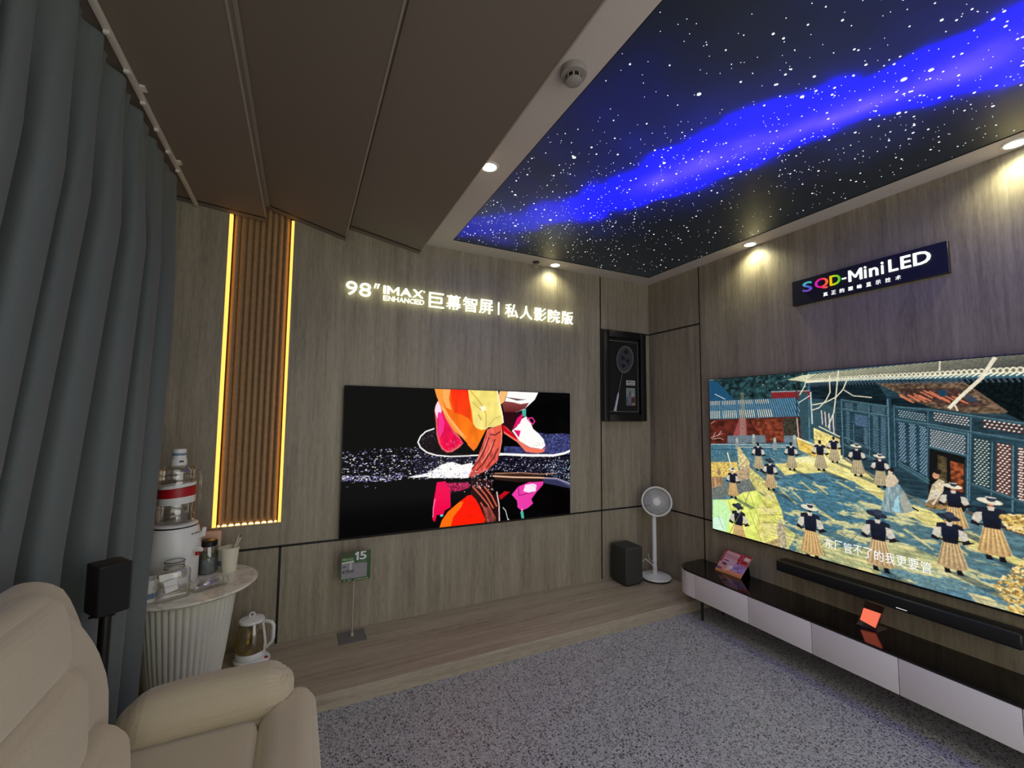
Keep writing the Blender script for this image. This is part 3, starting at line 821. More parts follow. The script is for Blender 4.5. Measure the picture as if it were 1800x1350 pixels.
    c.poly([(0.6562, 0.9206), (0.6976, 0.9139), (0.7372, 0.8999), (0.78, 0.9131), (0.7598, 0.8661), (0.7197, 0.838), (0.6548, 0.8355), (0.6479, 0.8875)], (150, 70, 70), col2=(96, 34, 36))
    c.poly([(0.658, 0.9544), (0.7372, 0.9404), (0.7685, 0.9379), (0.7192, 0.9272)], (96, 70, 74))
    c.poly([(0.6525, 0.8355), (0.7487, 0.8371), (0.7487, 0.8016), (0.6944, 0.6893), (0.6552, 0.7314)], (44, 8, 18))
    c.poly([(0.6488, 0.7389), (0.6769, 0.7042), (0.734, 0.6051), (0.7791, 0.5572), (0.8523, 0.5357), (0.8652, 0.5572), (0.8592, 0.5142), (0.8247, 0.5052), (0.7657, 0.5192), (0.7211, 0.5985), (0.6557, 0.6695)], (244, 120, 96))
    c.poly([(0.6488, 0.7389), (0.6815, 0.6901), (0.7252, 0.6257), (0.7165, 0.6191), (0.6511, 0.6901)], (214, 0, 30))
    c.poly([(0.7441, 0.8512), (0.7644, 0.8661), (0.7644, 0.8025), (0.7464, 0.8016)], (76, 176, 160))
    c.poly([(0.7644, 0.8025), (0.7828, 0.7736), (0.8012, 0.7025), (0.8334, 0.6588), (0.8569, 0.615), (0.8652, 0.5646), (0.8477, 0.5374), (0.7832, 0.5572), (0.734, 0.6051), (0.7073, 0.6612), (0.6944, 0.6893), (0.7202, 0.724), (0.7423, 0.781)], W)
    c.poly([(0.6944, 0.6968), (0.7335, 0.7455), (0.7487, 0.8016), (0.7464, 0.8231), (0.7202, 0.7876), (0.6985, 0.7034), (0.7294, 0.6332), (0.7381, 0.6893)], (232, 20, 110))
    c.line([(0.769, 0.7843), (0.7961, 0.7917), (0.8099, 0.7628), (0.7989, 0.738), (0.7736, 0.7777)], 6, (236, 50, 150))
    for p in [(0.8086, 0.5704), (0.8219, 0.5679), (0.8357, 0.5745), (0.8523, 0.5861), (0.8265, 0.5877)]: c.ell(p, 1.8, 1.8, (60, 50, 60))
    # arm and hand
    c.poly([(0.5765, 0.7017), (0.6129, 0.7215), (0.6447, 0.7389), (0.6493, 0.6629), (0.6391, 0.5531), (0.6272, 0.4589), (0.582, 0.3945), (0.518, 0.3474), (0.4946, 0.3466), (0.5098, 0.4077), (0.5328, 0.4787), (0.5484, 0.5572), (0.5641, 0.6307)], (226, 104, 88), col2=(206, 76, 64), var=.25, grain_=(8, 30))
    c.poly([(0.6129, 0.7215), (0.6447, 0.7389), (0.6493, 0.6629), (0.6414, 0.5671), (0.6313, 0.4919), (0.6161, 0.5547), (0.6055, 0.6299)], (240, 96, 70), .8)
    for l in ([(0.5843, 0.6373), (0.5687, 0.5564), (0.5411, 0.4647), (0.5098, 0.4077)], [(0.6138, 0.6224), (0.5936, 0.5283), (0.5576, 0.4366), (0.5296, 0.3928)], [(0.629, 0.5539), (0.6064, 0.4738), (0.5738, 0.4085)], [(0.5926, 0.6637), (0.6134, 0.6563), (0.6387, 0.6835)]):
        c.line(l, 6, (104, 34, 34))
    for l in ([(0.5784, 0.6307), (0.5609, 0.5506), (0.5332, 0.4721)], [(0.6055, 0.6026), (0.5853, 0.5291), (0.5535, 0.4507)], [(0.6447, 0.6901), (0.6456, 0.6076), (0.6355, 0.5126)]):
        c.line(l, 3, (255, 176, 160))
    # ---- mirror below the water line
    c.poly([(0.6069, 0.3714), (0.7662, 0.3499), (0.8574, 0.3202), (0.8574, 0.2772), (0.7225, 0.2847), (0.6157, 0.3169)], (70, 44, 34), col2=(30, 18, 16))
    c.line([(0.6074, 0.3441), (0.7004, 0.3268), (0.8343, 0.3094), (0.9283, 0.2921), (1.003, 0.2401)], 7, (236, 190, 160))
    c.line([(0.6157, 0.3639), (0.7441, 0.3573), (0.8436, 0.3359), (0.9186, 0.3359)], 4, (190, 140, 110))
    c.poly([(0.8574, 0.3061), (0.9283, 0.2987), (1.003, 0.2549), (1.003, 0.2178), (0.9283, 0.2558), (0.8574, 0.2847)], (120, 120, 170), .7)
    c.poly([(0.862, 0.2987), (0.9283, 0.2805), (1.003, 0.2178), (1.003, 0.2037), (0.9089, 0.2434), (0.8574, 0.2632)], (50, 52, 84))
    c.poly([(0.3601, 0.3243), (0.3951, 0.3268), (0.4163, 0.2863), (0.42, 0.1385), (0.3942, 0.1178), (0.3905, 0.0931), (0.3629, 0.0914), (0.3546, 0.0427), (0.3454, 0.0625), (0.3472, 0.1814), (0.3555, 0.2681)], (246, 6, 84), col2=(240, 0, 70))
    c.line([(0.3541, 0.2054), (0.3477, 0.1434), (0.3468, 0.0815)], 4, (255, 140, 180))
    c.poly([(0.3919, 0.3144), (0.495, 0.3094), (0.5029, 0.2698), (0.4568, 0.2492), (0.4168, 0.2541)], (200, 30, 90), .8, var=.5)
    c.specks([(0.4103, 0.3185), (0.5029, 0.3119), (0.5033, 0.2434), (0.4191, 0.2219)], 60, [(255, 190, 225), (255, 240, 250), (120, 0, 40)], (.8, 2.4), .6)
    c.ell([(0.3827, 0.0848)][0], 8, 5, (110, 206, 222))
    c.poly([(0.3716, -0.0168), (0.3836, 0.0501), (0.4089, 0.1088), (0.4573, 0.1715), (0.4918, 0.212), (0.5116, 0.2161), (0.5355, 0.174), (0.554, 0.0989), (0.5728, 0.0237), (0.5692, -0.0085), (0.4821, -0.0126)], (255, 22, 8), col2=(255, 30, 0), var=.06, grain_=(30, 14))
    c.poly([(0.3716, -0.0168), (0.3836, 0.0501), (0.4089, 0.1088), (0.4573, 0.1715), (0.4748, 0.169), (0.4656, 0.1319), (0.432, 0.0666), (0.4195, -0.0135)], (255, 112, 10))
    c.poly([(0.5024, 0.335), (0.5991, 0.3251), (0.6078, 0.2434), (0.6, 0.198), (0.6331, 0.2202), (0.641, -0.0085), (0.5774, -0.0168), (0.5728, 0.0303), (0.5521, 0.1121), (0.5277, 0.1814), (0.5033, 0.2236), (0.5111, 0.2615)], (40, 14, 16))
    for l in ([(0.5148, 0.2748), (0.5512, 0.2046), (0.5843, 0.1335), (0.618, 0.022)], [(0.5346, 0.2855), (0.5756, 0.2013), (0.6092, 0.1038)], [(0.5669, 0.269), (0.6, 0.198), (0.6253, 0.1145)], [(0.5517, 0.1517), (0.5765, 0.0823), (0.5894, -0.0126)]):
        c.line(l, 8, (168, 70, 52)); c.line(l, 3, (222, 122, 92))
    c.poly([(0.5599, 0.1245), (0.5968, 0.1055), (0.6221, 0.0278), (0.618, -0.011), (0.577, -0.0135)], (150, 70, 62), .8, var=.3)
    c.line([(0.6249, 0.2219), (0.6359, 0.1261), (0.6387, -0.0085)], 6, (232, 206, 200))
    c.specks([(0.5098, 0.3871), (0.6069, 0.4052), (0.6124, 0.2302), (0.5107, 0.2748)], 110, [W, (230, 220, 240), (200, 180, 210), (30, 10, 16)], (1, 3.2))
    c.poly([(0.6355, 0.193), (0.6626, 0.2236), (0.6879, 0.2136), (0.6419, 0.1591)], (190, 10, 26))
    c.poly([(0.7271, 0.25), (0.78, 0.2789), (0.8574, 0.2772), (0.8528, 0.25), (0.8205, 0.1971), (0.7938, 0.1443), (0.803, 0.1088), (0.7759, 0.0774), (0.745, 0.0617), (0.7252, 0.0922), (0.7229, 0.141), (0.6967, 0.1922)], (238, 60, 168))
    c.poly([(0.7621, 0.2599), (0.8026, 0.2657), (0.8205, 0.2533), (0.8164, 0.2046), (0.7846, 0.1946), (0.7533, 0.212)], (255, 232, 250)); c.line([(0.7289, 0.25), (0.7317, 0.1806), (0.8026, 0.1996)], 3, (120, 0, 80))
    for p in [(0.8026, 0.2483), (0.8136, 0.2401), (0.8251, 0.2492), (0.8182, 0.2252), (0.8343, 0.2343)]: c.ell(p, 1.8, 1.8, (40, 20, 40))
    c.poly([(0.7386, 0.0559), (0.7542, 0.0534), (0.7598, -0.0159), (0.7478, -0.0176)], (70, 180, 160)); c.line([(0.7473, 0.0749), (0.7473, 0.0551)], 6, (250, 170, 210))
    c.line([(0.6548, 0.0997), (0.6677, 0.0741), (0.6787, 0.0047)], 4, (190, 210, 200)); c.poly([(0.6764, 0.0187), (0.6958, -0.0151), (0.681, -0.0126)], (220, 220, 214))
    # light streak mirrored in the glass at the far left
    return c.result()

def paint_courtyard():
    """an old walled courtyard: tiled roofs, lattice doors, guards in tan skirts, low sun"""
    c = Canvas(800, 450, (60, 104, 120))
    rng = c.rng
    # ground
    c.poly([(0, 0), (1, 0), (1, .75), (0, .75)], (86, 122, 132), var=.18, grain_=(16, 7))
    c.poly([(0.0024, 1.016), (0.3593, 1.012), (0.3542, 0.7915), (-0.0024, 0.7194)], (34, 62, 66), var=.6, grain_=(14, 12))
    c.specks([(0.1931, 1.022), (0.3593, 1.012), (0.3566, 0.8862), (0.1899, 0.8643)], 90, [(150, 170, 170), (90, 120, 110), (20, 36, 40)], (1, 4))
    c.poly([(0.002, 1.004), (0.0394, 0.9802), (0.108, 0.8544), (-0.0004, 0.8516)], (30, 82, 116)); c.line([(0.0256, 0.9004), (0.0686, 0.8636)], 4, (210, 220, 225))
    c.line([(0.002, 1), (0.106, 1.006)], 5, (240, 230, 196))
    # left range: red wall behind, blue tiled roof, red-brown front
    c.poly([(0.2423, 0.8954), (0.3649, 0.8919), (0.3641, 0.8481), (0.2415, 0.8544)], (134, 40, 44)); c.line([(0.2423, 0.8982), (0.3649, 0.8947)], 5, (150, 160, 164))
    c.poly([(-0.0004, 0.8558), (0.3219, 0.8601), (0.342, 0.7541), (-0.0024, 0.7307)], (48, 90, 116))
    n = 46
    ta, tb = [(-0.0004, 0.8516), (0.3219, 0.8565)]; ba, bb = [(-0.0024, 0.735), (0.342, 0.7576)]
    for i in range(n):
        s = i / (n - 1)
        p = (ta[0] + (tb[0] - ta[0]) * s, ta[1] + (tb[1] - ta[1]) * s); q = (ba[0] + (bb[0] - ba[0]) * s, ba[1] + (bb[1] - ba[1]) * s)
        m1 = (p[0] * .78 + q[0] * .22, p[1] * .78 + q[1] * .22); m2 = (p[0] * .42 + q[0] * .58, p[1] * .42 + q[1] * .58)
        lit = s < .72
        c.line([p, q], 2.6, (120, 168, 192))
        if lit and i % 9 != 7: c.line([m2, q], 4, (246, 238, 206)); c.line([p, m1], 3.4, (246, 226, 196))
    c.poly([(-0.0024, 0.7272), (0.3436, 0.7541), (0.3404, 0.6028), (-0.0051, 0.5562)], (96, 40, 30), var=.35, grain_=(22, 18))
    c.poly([(0.1667, 0.7307), (0.2766, 0.7399), (0.2813, 0.6127), (0.2151, 0.6092), (0.1761, 0.689)], (128, 58, 38), var=.4, grain_=(14, 12))
    c.poly([(0.2766, 0.7399), (0.3262, 0.7442), (0.3243, 0.6396), (0.2778, 0.6219)], (66, 62, 52), var=.3)
    c.poly([(0.1237, 0.7406), (0.1478, 0.7413), (0.1521, 0.624), (0.0946, 0.6191)], (176, 84, 92), .8)  # pinkish reflection on the screen glass, painted into the picture
    c.poly([(0.1312, 0.9039), (0.1442, 0.9025), (0.147, 0.5809), (0.1206, 0.5781)], (150, 140, 120), .55)
    c.poly([(0.0741, 0.6247), (0.2155, 0.6403), (0.2187, 0.5965), (0.0729, 0.5767)], (104, 122, 132)); c.poly([(0.2782, 0.6417), (0.3172, 0.6452), (0.3164, 0.6071), (0.2774, 0.6028)], (104, 122, 132))
    for l in ([(0.0032, 0.6035), (0.0335, 0.6254), (0.0528, 0.6382)], [(0.0079, 0.5965), (0.0426, 0.6071), (0.0567, 0.5972)], [(0.0134, 0.612), (0.0236, 0.6438)], [(0.0047, 0.7004), (0.0225, 0.7201)], [(0.0331, 0.6212), (0.0485, 0.653)]): c.line(l, 2.6, (226, 190, 172))
    c.poly([(0.0024, 0.5647), (0.3164, 0.6071), (0.3144, 0.5173), (0.0008, 0.465)], (72, 116, 132), var=.2)
    c.line([(0.0024, 0.5611), (0.316, 0.5908)], 4, (176, 190, 190)); c.line([(0.002, 0.5265), (0.0977, 0.5392)], 6, (50, 90, 110)); c.line([(0.1202, 0.5569), (0.3073, 0.5802)], 4, (190, 196, 186))
    for a in [(0.1749, 0.6191), (0.2478, 0.6057), (0.3117, 0.6254), (0.1119, 0.5915)]:
        c.poly([(a[0] - .006, a[1]), (a[0] + .006, a[1]), (a[0] + .006, a[1] - .05), (a[0] - .006, a[1] - .05)], (140, 150, 146)); c.ell((a[0], a[1] + .01), 8, 13, (170, 178, 170))
    # yellow terrace far left with stone rails
    c.poly([(0.0004, 0.4417), (0.1095, 0.4615), (0.117, 0.3703), (-0.0012, 0.335)], (222, 186, 96), var=.25)
    c.poly([(-0.0012, 0.3428), (0.0481, 0.3541), (0.0512, 0.2806), (-0.0028, 0.2587)], (172, 134, 96), var=.3, grain_=(8, 30)); c.ell([(0.0339, 0.3802)][0], 12, 18, (150, 124, 92))
    c.poly([(0.1115, 0.5555), (0.1202, 0.5569), (0.1576, 0.47), (0.1552, 0.3654), (0.1387, 0.3753), (0.1139, 0.441)], (206, 186, 128), var=.3)
    c.poly([(0.095, 0.3866), (0.1442, 0.4466), (0.1572, 0.4495), (0.1552, 0.3654), (0.1028, 0.3378)], (184, 158, 122), var=.2)
    c.line([(0.0721, 0.5138), (0.0863, 0.4212)], 8, (226, 222, 176))
    c.poly([(0.0028, 0.2671), (0.0938, 0.3357), (0.1805, 0.371), (0.2143, 0.2721), (0.1367, 0.2763), (0.0012, 0.1915)], (112, 118, 112), var=.15)
    # sunlit paving
    c.poly([(0.0039, 0.1922), (0.076, 0.2148), (0.1281, 0.2742), (0.1789, 0.3025), (0.2179, 0.2537), (0.2593, 0.2473), (0.2679, 0.1413), (0.2506, 0.0212), (0.1726, -0.0325), (0.0004, -0.0155)], (226, 238, 108), var=.12, grain_=(30, 20))
    c.poly([(0.0039, 0.1922), (0.0595, 0.2028), (0.0792, 0.1364), (0.0654, 0.0049), (0.0004, -0.012)], (196, 252, 168))
    c.poly([(0.002, 0.0714), (0.0433, 0.0947), (0.0536, 0.0071), (0.0028, -0.0106)], (206, 252, 214))
    c.poly([(0.1986, 0.2813), (0.2652, 0.2686), (0.2593, 0.2537), (0.2711, 0.1265), (0.3054, 0.094), (0.2675, -0.0339), (0.1824, -0.0346), (0.1749, 0.0869)], (224, 216, 110), .9, var=.2, grain_=(26, 16))
    c.blur_region([(0.002, 0.2297), (0.2928, 0.3159), (0.2857, -0.0247), (-0.0024, -0.024)], 3)
    for l in ([(0.069, 0.2092), (0.1103, 0.0247)], [(0.1537, 0.2813), (0.2037, 0.0318)], [(0.1828, 0.2898), (0.2277, 0.1739)], [(0.1281, 0.2671), (0.1931, -0.0064)], [(0.1769, 0.1993), (0.2285, 0.217)], [(0.2061, 0.1661), (0.2652, 0.188)], [(0.1954, 0.1187), (0.2715, 0.1491)], [(0.0244, 0.0982), (0.0469, 0.0155)]): c.line(l, 2.2, (118, 120, 64))
    # band of sun along the building and across the top of the yard
    c.poly([(0.1568, 0.4353), (0.2006, 0.383), (0.2384, 0.3194), (0.2593, 0.2537), (0.1789, 0.3025), (0.1552, 0.3654)], (222, 206, 110), .9, var=.2)
    c.poly([(0.2451, 0.4763), (0.314, 0.4919), (0.381, 0.5406), (0.4492, 0.5576), (0.4835, 0.5286), (0.5205, 0.4318), (0.5445, 0.3795), (0.6344, 0.3385), (0.6828, 0.2622), (0.7786, 0.2085), (0.7774, 0.176), (0.6915, 0.2191), (0.6009, 0.2954), (0.5311, 0.3541), (0.4673, 0.4297), (0.3948, 0.4594), (0.277, 0.417)], (236, 220, 128), var=.15, grain_=(24, 12))
    c.poly([(0.288, 0.5131), (0.3184, 0.5244), (0.3814, 0.547), (0.4389, 0.5555), (0.4555, 0.5237), (0.3802, 0.4982), (0.2967, 0.4954)], (246, 236, 160))
    # dappled shade of the yard
    c.poly([(0.2238, 0.3682), (0.3128, 0.4346), (0.3948, 0.4473), (0.4669, 0.4184), (0.5288, 0.359), (0.5544, 0.2961), (0.541, 0.2382), (0.418, 0.1583), (0.2888, 0.1336), (0.2656, 0.2042)], (70, 118, 138), var=.16, grain_=(14, 6))
    for l in ([(0.3621, 0.3972), (0.3999, 0.3477)], [(0.3255, 0.3936), (0.3641, 0.3428)], [(0.3511, 0.2777), (0.422, 0.2092)], [(0.2967, 0.3357), (0.3266, 0.2883)], [(0.4736, 0.4028), (0.5256, 0.3739)], [(0.4901, 0.2587), (0.5398, 0.1986)], [(0.3743, 0.2438), (0.4121, 0.2141)], [(0.424, 0.4184), (0.4661, 0.3837)], [(0.2608, 0.3322), (0.3093, 0.2643)], [(0.5764, 0.2403), (0.63, 0.1774)], [(0.6422, 0.2438), (0.6903, 0.1845)]): c.line(l, 9, (222, 204, 130), .75)
    for i in range(140):
        u = .10 + rng.rand() * .40; v = .36 + rng.rand() * .24
        c.line([(u, v), (u + .012 + .02 * rng.rand(), v - .012 * rng.rand() - .004)], 2.5, ((176, 200, 200), (44, 86, 108), (210, 206, 160))[rng.randint(3)], .45)
    c.poly([(0.3054, 0.094), (0.4161, 0.0799), (0.5863, 0.1682), (0.6887, 0.1258), (0.7143, 0.0509), (0.6257, 0.0049), (0.5347, -0.0007), (0.4291, 0.0014), (0.3038, 0.0064)], (206, 196, 120), .72, var=.25, grain_=(40, 9))
    c.poly([(0.5359, 0.0389), (0.669, 0.1145), (0.775, 0.0898), (0.7723, -0.0106), (0.6844, -0.0325), (0.5812, -0.0254), (0.5099, -0.0021)], (92, 134, 152), .85, var=.15)
    c.poly([(0.686, 0.0325), (0.723, 0.0339), (0.7396, 0.0064), (0.7037, -0.0099)], (220, 200, 140), .8)
    # dappled sunlight falling across the yard through bare branches
    r = c.mask([(0.1793, 0.3095), (0.3152, 0.5364), (0.4704, 0.5604), (0.5453, 0.412), (0.6931, 0.2898), (0.7786, 0.2085), (0.7723, -0.0106), (0.6844, -0.0375), (0.4563, -0.0339), (0.1923, -0.0396)])
    if r:
        sl, m, X, Y = r
        f = .55 * c.noise(m.shape, 70, 16) + .3 * c.noise(m.shape, 26, 8) + .15 * c.noise(m.shape, 8, 4)
        edge = np.clip(np.hypot((X - .33 * c.w) / (.20 * c.w), (Y - .50 * c.h) / (.17 * c.h)), 0, 1.6)
        w = (np.clip((f + .13 * (edge - 1) - .595) * 9, 0, 1) * .8 * m)[..., None]
        c.a[sl] = c.a[sl] * (1 - w) + np.array((240, 222, 146), np.float32) * w
    # paving joints
    for k in range(22):
        v = .02 + k * .0185 * (1.0)
        c.line([(.20 + .006 * k, v), (.98, v)], 1.4, (62, 82, 84), .6)
        for q in range(16):
            u = .20 + .05 * q + (.025 if k % 2 else 0)
            c.line([(u, v), (u + .012, v - .0185)], 1.4, (62, 82, 84), .7)
    for l in ([(0.3881, 0.1541), (0.3385, 0.0721)], [(0.418, 0.1555), (0.3704, 0.0636)], [(0.4472, 0.1682), (0.4043, 0.0799)], [(0.4752, 0.1802), (0.4397, 0.0968)]): c.line(l, 2, (70, 90, 90))
    # ---- the long hall on the right
    md, lt = (54, 86, 98), (96, 132, 144)
    c.poly([(0.3645, 0.942), (0.5823, 0.9272), (0.7987, 0.9088), (0.7821, 0.3378), (0.7139, 0.3555), (0.6355, 0.383), (0.5453, 0.412), (0.4559, 0.5413), (0.3574, 0.636)], (42, 68, 79), var=.25, grain_=(40, 6))
    c.poly([(0.3641, 0.9293), (0.5327, 0.9223), (0.5559, 0.8431), (0.7963, 0.8297), (0.7951, 0.7852), (0.6024, 0.7986), (0.3625, 0.8544)], (20, 40, 48), var=.3, grain_=(30, 6))
    c.poly([(0.7009, 0.9124), (0.7987, 0.9088), (0.7939, 0.7371), (0.7699, 0.7675)], (14, 24, 26), var=.4)
    c.poly([(0.3621, 0.8353), (0.3956, 0.8276), (0.433, 0.7965), (0.4271, 0.5541), (0.3952, 0.6092), (0.3574, 0.636)], (54, 86, 96)); 
    for p, q in zip([(0.3928, 0.7852), (0.4023, 0.7788), (0.4129, 0.7696), (0.4232, 0.7611)], [(0.3944, 0.7124), (0.4035, 0.7004), (0.4137, 0.6827), (0.424, 0.6657)]): c.line([p, q], 5, (222, 196, 190))
    c.poly([(0.3684, 0.6926), (0.4381, 0.6375), (0.4389, 0.5555), (0.4259, 0.5011), (0.3696, 0.588)], (238, 212, 122), var=.25); c.line([(0.3846, 0.6996), (0.4381, 0.6495)], 5, (240, 230, 190))
    c.poly([(0.3172, 0.6389), (0.3696, 0.588), (0.3968, 0.5371), (0.3806, 0.5223), (0.3227, 0.5696)], (226, 186, 84), var=.3, grain_=(14, 10)); c.line([(0.3207, 0.6325), (0.3822, 0.5894)], 7, (246, 240, 190))
    c.poly([(0.3294, 0.8883), (0.3566, 0.8862), (0.3538, 0.6198), (0.331, 0.6332)], (54, 84, 94))
    # bays: each is (left top, right top, right bottom, left bottom) of one leaf of lattice
    def lattice(q, holes, bg, step):
        c.poly(q, bg)
        (ax, ay), (bx, by), (dx, dy), (ex, ey) = q
        nu = max(2, int(round(math.hypot((bx - ax) * 1600, (by - ay) * 900) / step))); nv = max(2, int(round(math.hypot((ex - ax) * 1600, (ey - ay) * 900) / step * 1.2)))
        for j in range(nv):
            for i in range(nu):
                s = (i + (.5 if j % 2 == 0 else 1.0)) / (nu + .5); t = (j + .5) / nv
                if s > .97: continue
                x = (ax * (1 - s) + bx * s) * (1 - t) + (ex * (1 - s) + dx * s) * t
                y = (ay * (1 - s) + by * s) * (1 - t) + (ey * (1 - s) + dy * s) * t
                c.ell((x, y), step * .30, step * .26, holes, n=6)
    lattice([(0.4555, 0.8254), (0.4768, 0.8219), (0.4756, 0.7788), (0.4547, 0.7845)], (110, 140, 150), (44, 74, 88), 7)
    lattice([(0.485, 0.8212), (0.513, 0.8148), (0.5122, 0.7703), (0.4838, 0.7788)], (110, 140, 150), (44, 74, 88), 7)
    lattice([(0.5197, 0.8148), (0.55, 0.8078), (0.5489, 0.7618), (0.5185, 0.7675)], (110, 140, 150), (44, 74, 88), 7)
    for q in ([(0.4574, 0.7845), (0.4673, 0.7788), (0.4634, 0.6113), (0.4539, 0.6276)], [(0.5209, 0.7618), (0.5339, 0.7562), (0.5315, 0.5703), (0.5169, 0.5901)], [(0.5386, 0.7534), (0.5512, 0.7484), (0.5461, 0.5512), (0.5339, 0.5654)], [(0.4984, 0.6996), (0.5091, 0.6947), (0.5067, 0.6049), (0.4965, 0.6205)]): lattice(q, (120, 150, 168), (46, 76, 92), 7)
    lattice([(0.4783, 0.7696), (0.5102, 0.7562), (0.5091, 0.6975), (0.4768, 0.7124)], (120, 146, 176), (52, 80, 104), 7)
    lattice([(0.5764, 0.7887), (0.6328, 0.7675), (0.632, 0.7322), (0.5757, 0.7541)], (168, 190, 196), (48, 72, 82), 9)
    lattice([(0.6462, 0.7774), (0.7108, 0.7534), (0.7096, 0.7152), (0.645, 0.7371)], (226, 220, 212), (58, 70, 78), 10)
    lattice([(0.7313, 0.7491), (0.7935, 0.7286), (0.7924, 0.689), (0.7301, 0.7117)], (255, 226, 206), (66, 56, 60), 12)
    for q in ([(0.576, 0.73), (0.5914, 0.7251), (0.589, 0.5378), (0.5729, 0.5555)], [(0.5973, 0.7258), (0.6119, 0.7187), (0.6087, 0.511), (0.5934, 0.5279)], [(0.6174, 0.7159), (0.6324, 0.7088), (0.6288, 0.4898), (0.6131, 0.5067)]): lattice(q, (150, 184, 204), (44, 70, 88), 9)
    lattice([(0.6379, 0.7018), (0.7021, 0.677), (0.699, 0.5958), (0.6348, 0.6261)], (206, 214, 216), (70, 84, 92), 9)
    lattice([(0.7139, 0.6686), (0.7415, 0.6594), (0.7352, 0.4693), (0.708, 0.4806)], (206, 220, 214), (44, 66, 66), 10)
    lattice([(0.7502, 0.6537), (0.773, 0.6452), (0.7664, 0.4473), (0.7435, 0.4587)], (255, 226, 210), (92, 62, 58), 11)
    lattice([(0.7821, 0.6396), (0.7908, 0.6367), (0.7849, 0.4318), (0.7754, 0.4367)], (255, 226, 210), (92, 62, 58), 11)
    q = [(0.7908, 0.6367), (0.8656, 0.6219), (0.8593, 0.4198), (0.7849, 0.4318)]; lattice(q, (255, 226, 210), (92, 62, 58), 12)
    # doorway with dim warm inside
    c.poly([(0.6336, 0.6212), (0.6978, 0.5908), (0.6903, 0.3583), (0.6454, 0.3569), (0.6273, 0.3852)], (26, 26, 26)); c.poly([(0.6714, 0.5675), (0.695, 0.5576), (0.6907, 0.4382), (0.6702, 0.4466)], (150, 74, 40), .9, var=.5, grain_=(8, 8)); c.poly([(0.6497, 0.5887), (0.6659, 0.5809), (0.6627, 0.4686), (0.6466, 0.4792)], (110, 92, 58), .7, var=.4)
    # columns, rails
    for l, w in (([(0.5583, 0.8375), (0.5536, 0.4509)], 17), ([(0.4488, 0.8431), (0.4472, 0.5399)], 13), ([(0.5709, 0.8099), (0.5674, 0.523)], 8), ([(0.708, 0.6869), (0.697, 0.3611)], 15), ([(0.6387, 0.7823), (0.6284, 0.4799)], 7), ([(0.7147, 0.7633), (0.7021, 0.4092)], 9), ([(0.7459, 0.658), (0.7372, 0.4113)], 8), ([(0.777, 0.6431), (0.7687, 0.3873)], 12), ([(0.5158, 0.812), (0.5106, 0.5449)], 9), ([(0.4771, 0.718), (0.4744, 0.6042)], 7)):
        c.line(l, w, (38, 66, 80)); c.line([(p[0] - .002, p[1]) for p in l], w * .3, lt)
    for l in ([(0.4484, 0.8375), (0.5548, 0.8)], [(0.4476, 0.7908), (0.554, 0.7541)], [(0.5705, 0.7406), (0.6446, 0.7173), (0.708, 0.6919), (0.7916, 0.6629)], [(0.5721, 0.7993), (0.6462, 0.7823), (0.725, 0.7534), (0.7935, 0.7286)], [(0.6359, 0.7095), (0.7021, 0.682)], [(0.6344, 0.6212), (0.6998, 0.5915)], [(0.4492, 0.6092), (0.5477, 0.5194)], [(0.5701, 0.5449), (0.6296, 0.4728)], [(0.7061, 0.4756), (0.7849, 0.4269)], [(0.45, 0.6445), (0.5118, 0.5943)], [(0.5721, 0.5293), (0.6292, 0.4601)]):
        c.line(l, 8, md); c.line([(p[0], p[1] + .004) for p in l], 2.5, lt)
    c.line([(0.4472, 0.5399), (0.5457, 0.4332), (0.6348, 0.3505)], 10, (120, 120, 108)); c.line([(0.695, 0.3604), (0.7813, 0.306)], 14, (90, 84, 76))
    # carved plaque with red-gold strokes
    c.poly([(0.5339, 0.9166), (0.7025, 0.9046), (0.7691, 0.7767), (0.7612, 0.7675), (0.7065, 0.7724), (0.6466, 0.7951), (0.5989, 0.8353), (0.5749, 0.8693)], (104, 84, 66), var=.45, grain_=(7, 5))
    c.poly([(0.5717, 0.8883), (0.695, 0.8763), (0.74, 0.8), (0.6974, 0.7965), (0.6036, 0.8403)], (78, 56, 50), var=.3)
    for i in range(4):
        a = [(0.5812, 0.8735), (0.6091, 0.8742), (0.6379, 0.8693), (0.6734, 0.8615)][i]
        for k in range(5):
            dx, dy = rng.rand() * .03, -rng.rand() * .03
            c.line([(a[0] + dx, a[1] + dy), (a[0] + dx + .022, a[1] + dy - .028)], 4.5, (222, 120, 84))
    c.poly([(0.6572, 0.8728), (0.6718, 0.8714), (0.673, 0.8466), (0.6604, 0.8424)], (30, 70, 96)); c.poly([(0.6994, 0.8594), (0.7226, 0.8339), (0.7266, 0.8148), (0.708, 0.8205)], (62, 74, 92))
    c.line([(0.7025, 0.9025), (0.7691, 0.7767)], 6, (120, 96, 76))
    # main roof and eaves
    c.poly([(0.2959, 0.9633), (0.342, 0.983), (0.4807, 0.9922), (0.6521, 0.9972), (0.8018, 1.008), (0.8775, 1.009), (0.8747, 0.9272), (0.7994, 0.935), (0.6505, 0.9442), (0.5071, 0.9477), (0.3578, 0.9428)], (206, 206, 164))
    for i in range(60):
        s = i / 59
        e0 = [(0.3582, 0.9555), (0.5075, 0.9562), (0.6509, 0.9512), (0.7998, 0.9442), (0.8751, 0.9413)]
        f = s * 4; k = min(3, int(f)); t = f - k
        b = (e0[k][0] * (1 - t) + e0[k + 1][0] * t, e0[k][1] * (1 - t) + e0[k + 1][1] * t)
        c.line([b, (b[0] + .10 + .25 * s, b[1] + .10 + .06 * s)], 3 + 3 * s, (84, 84, 80))
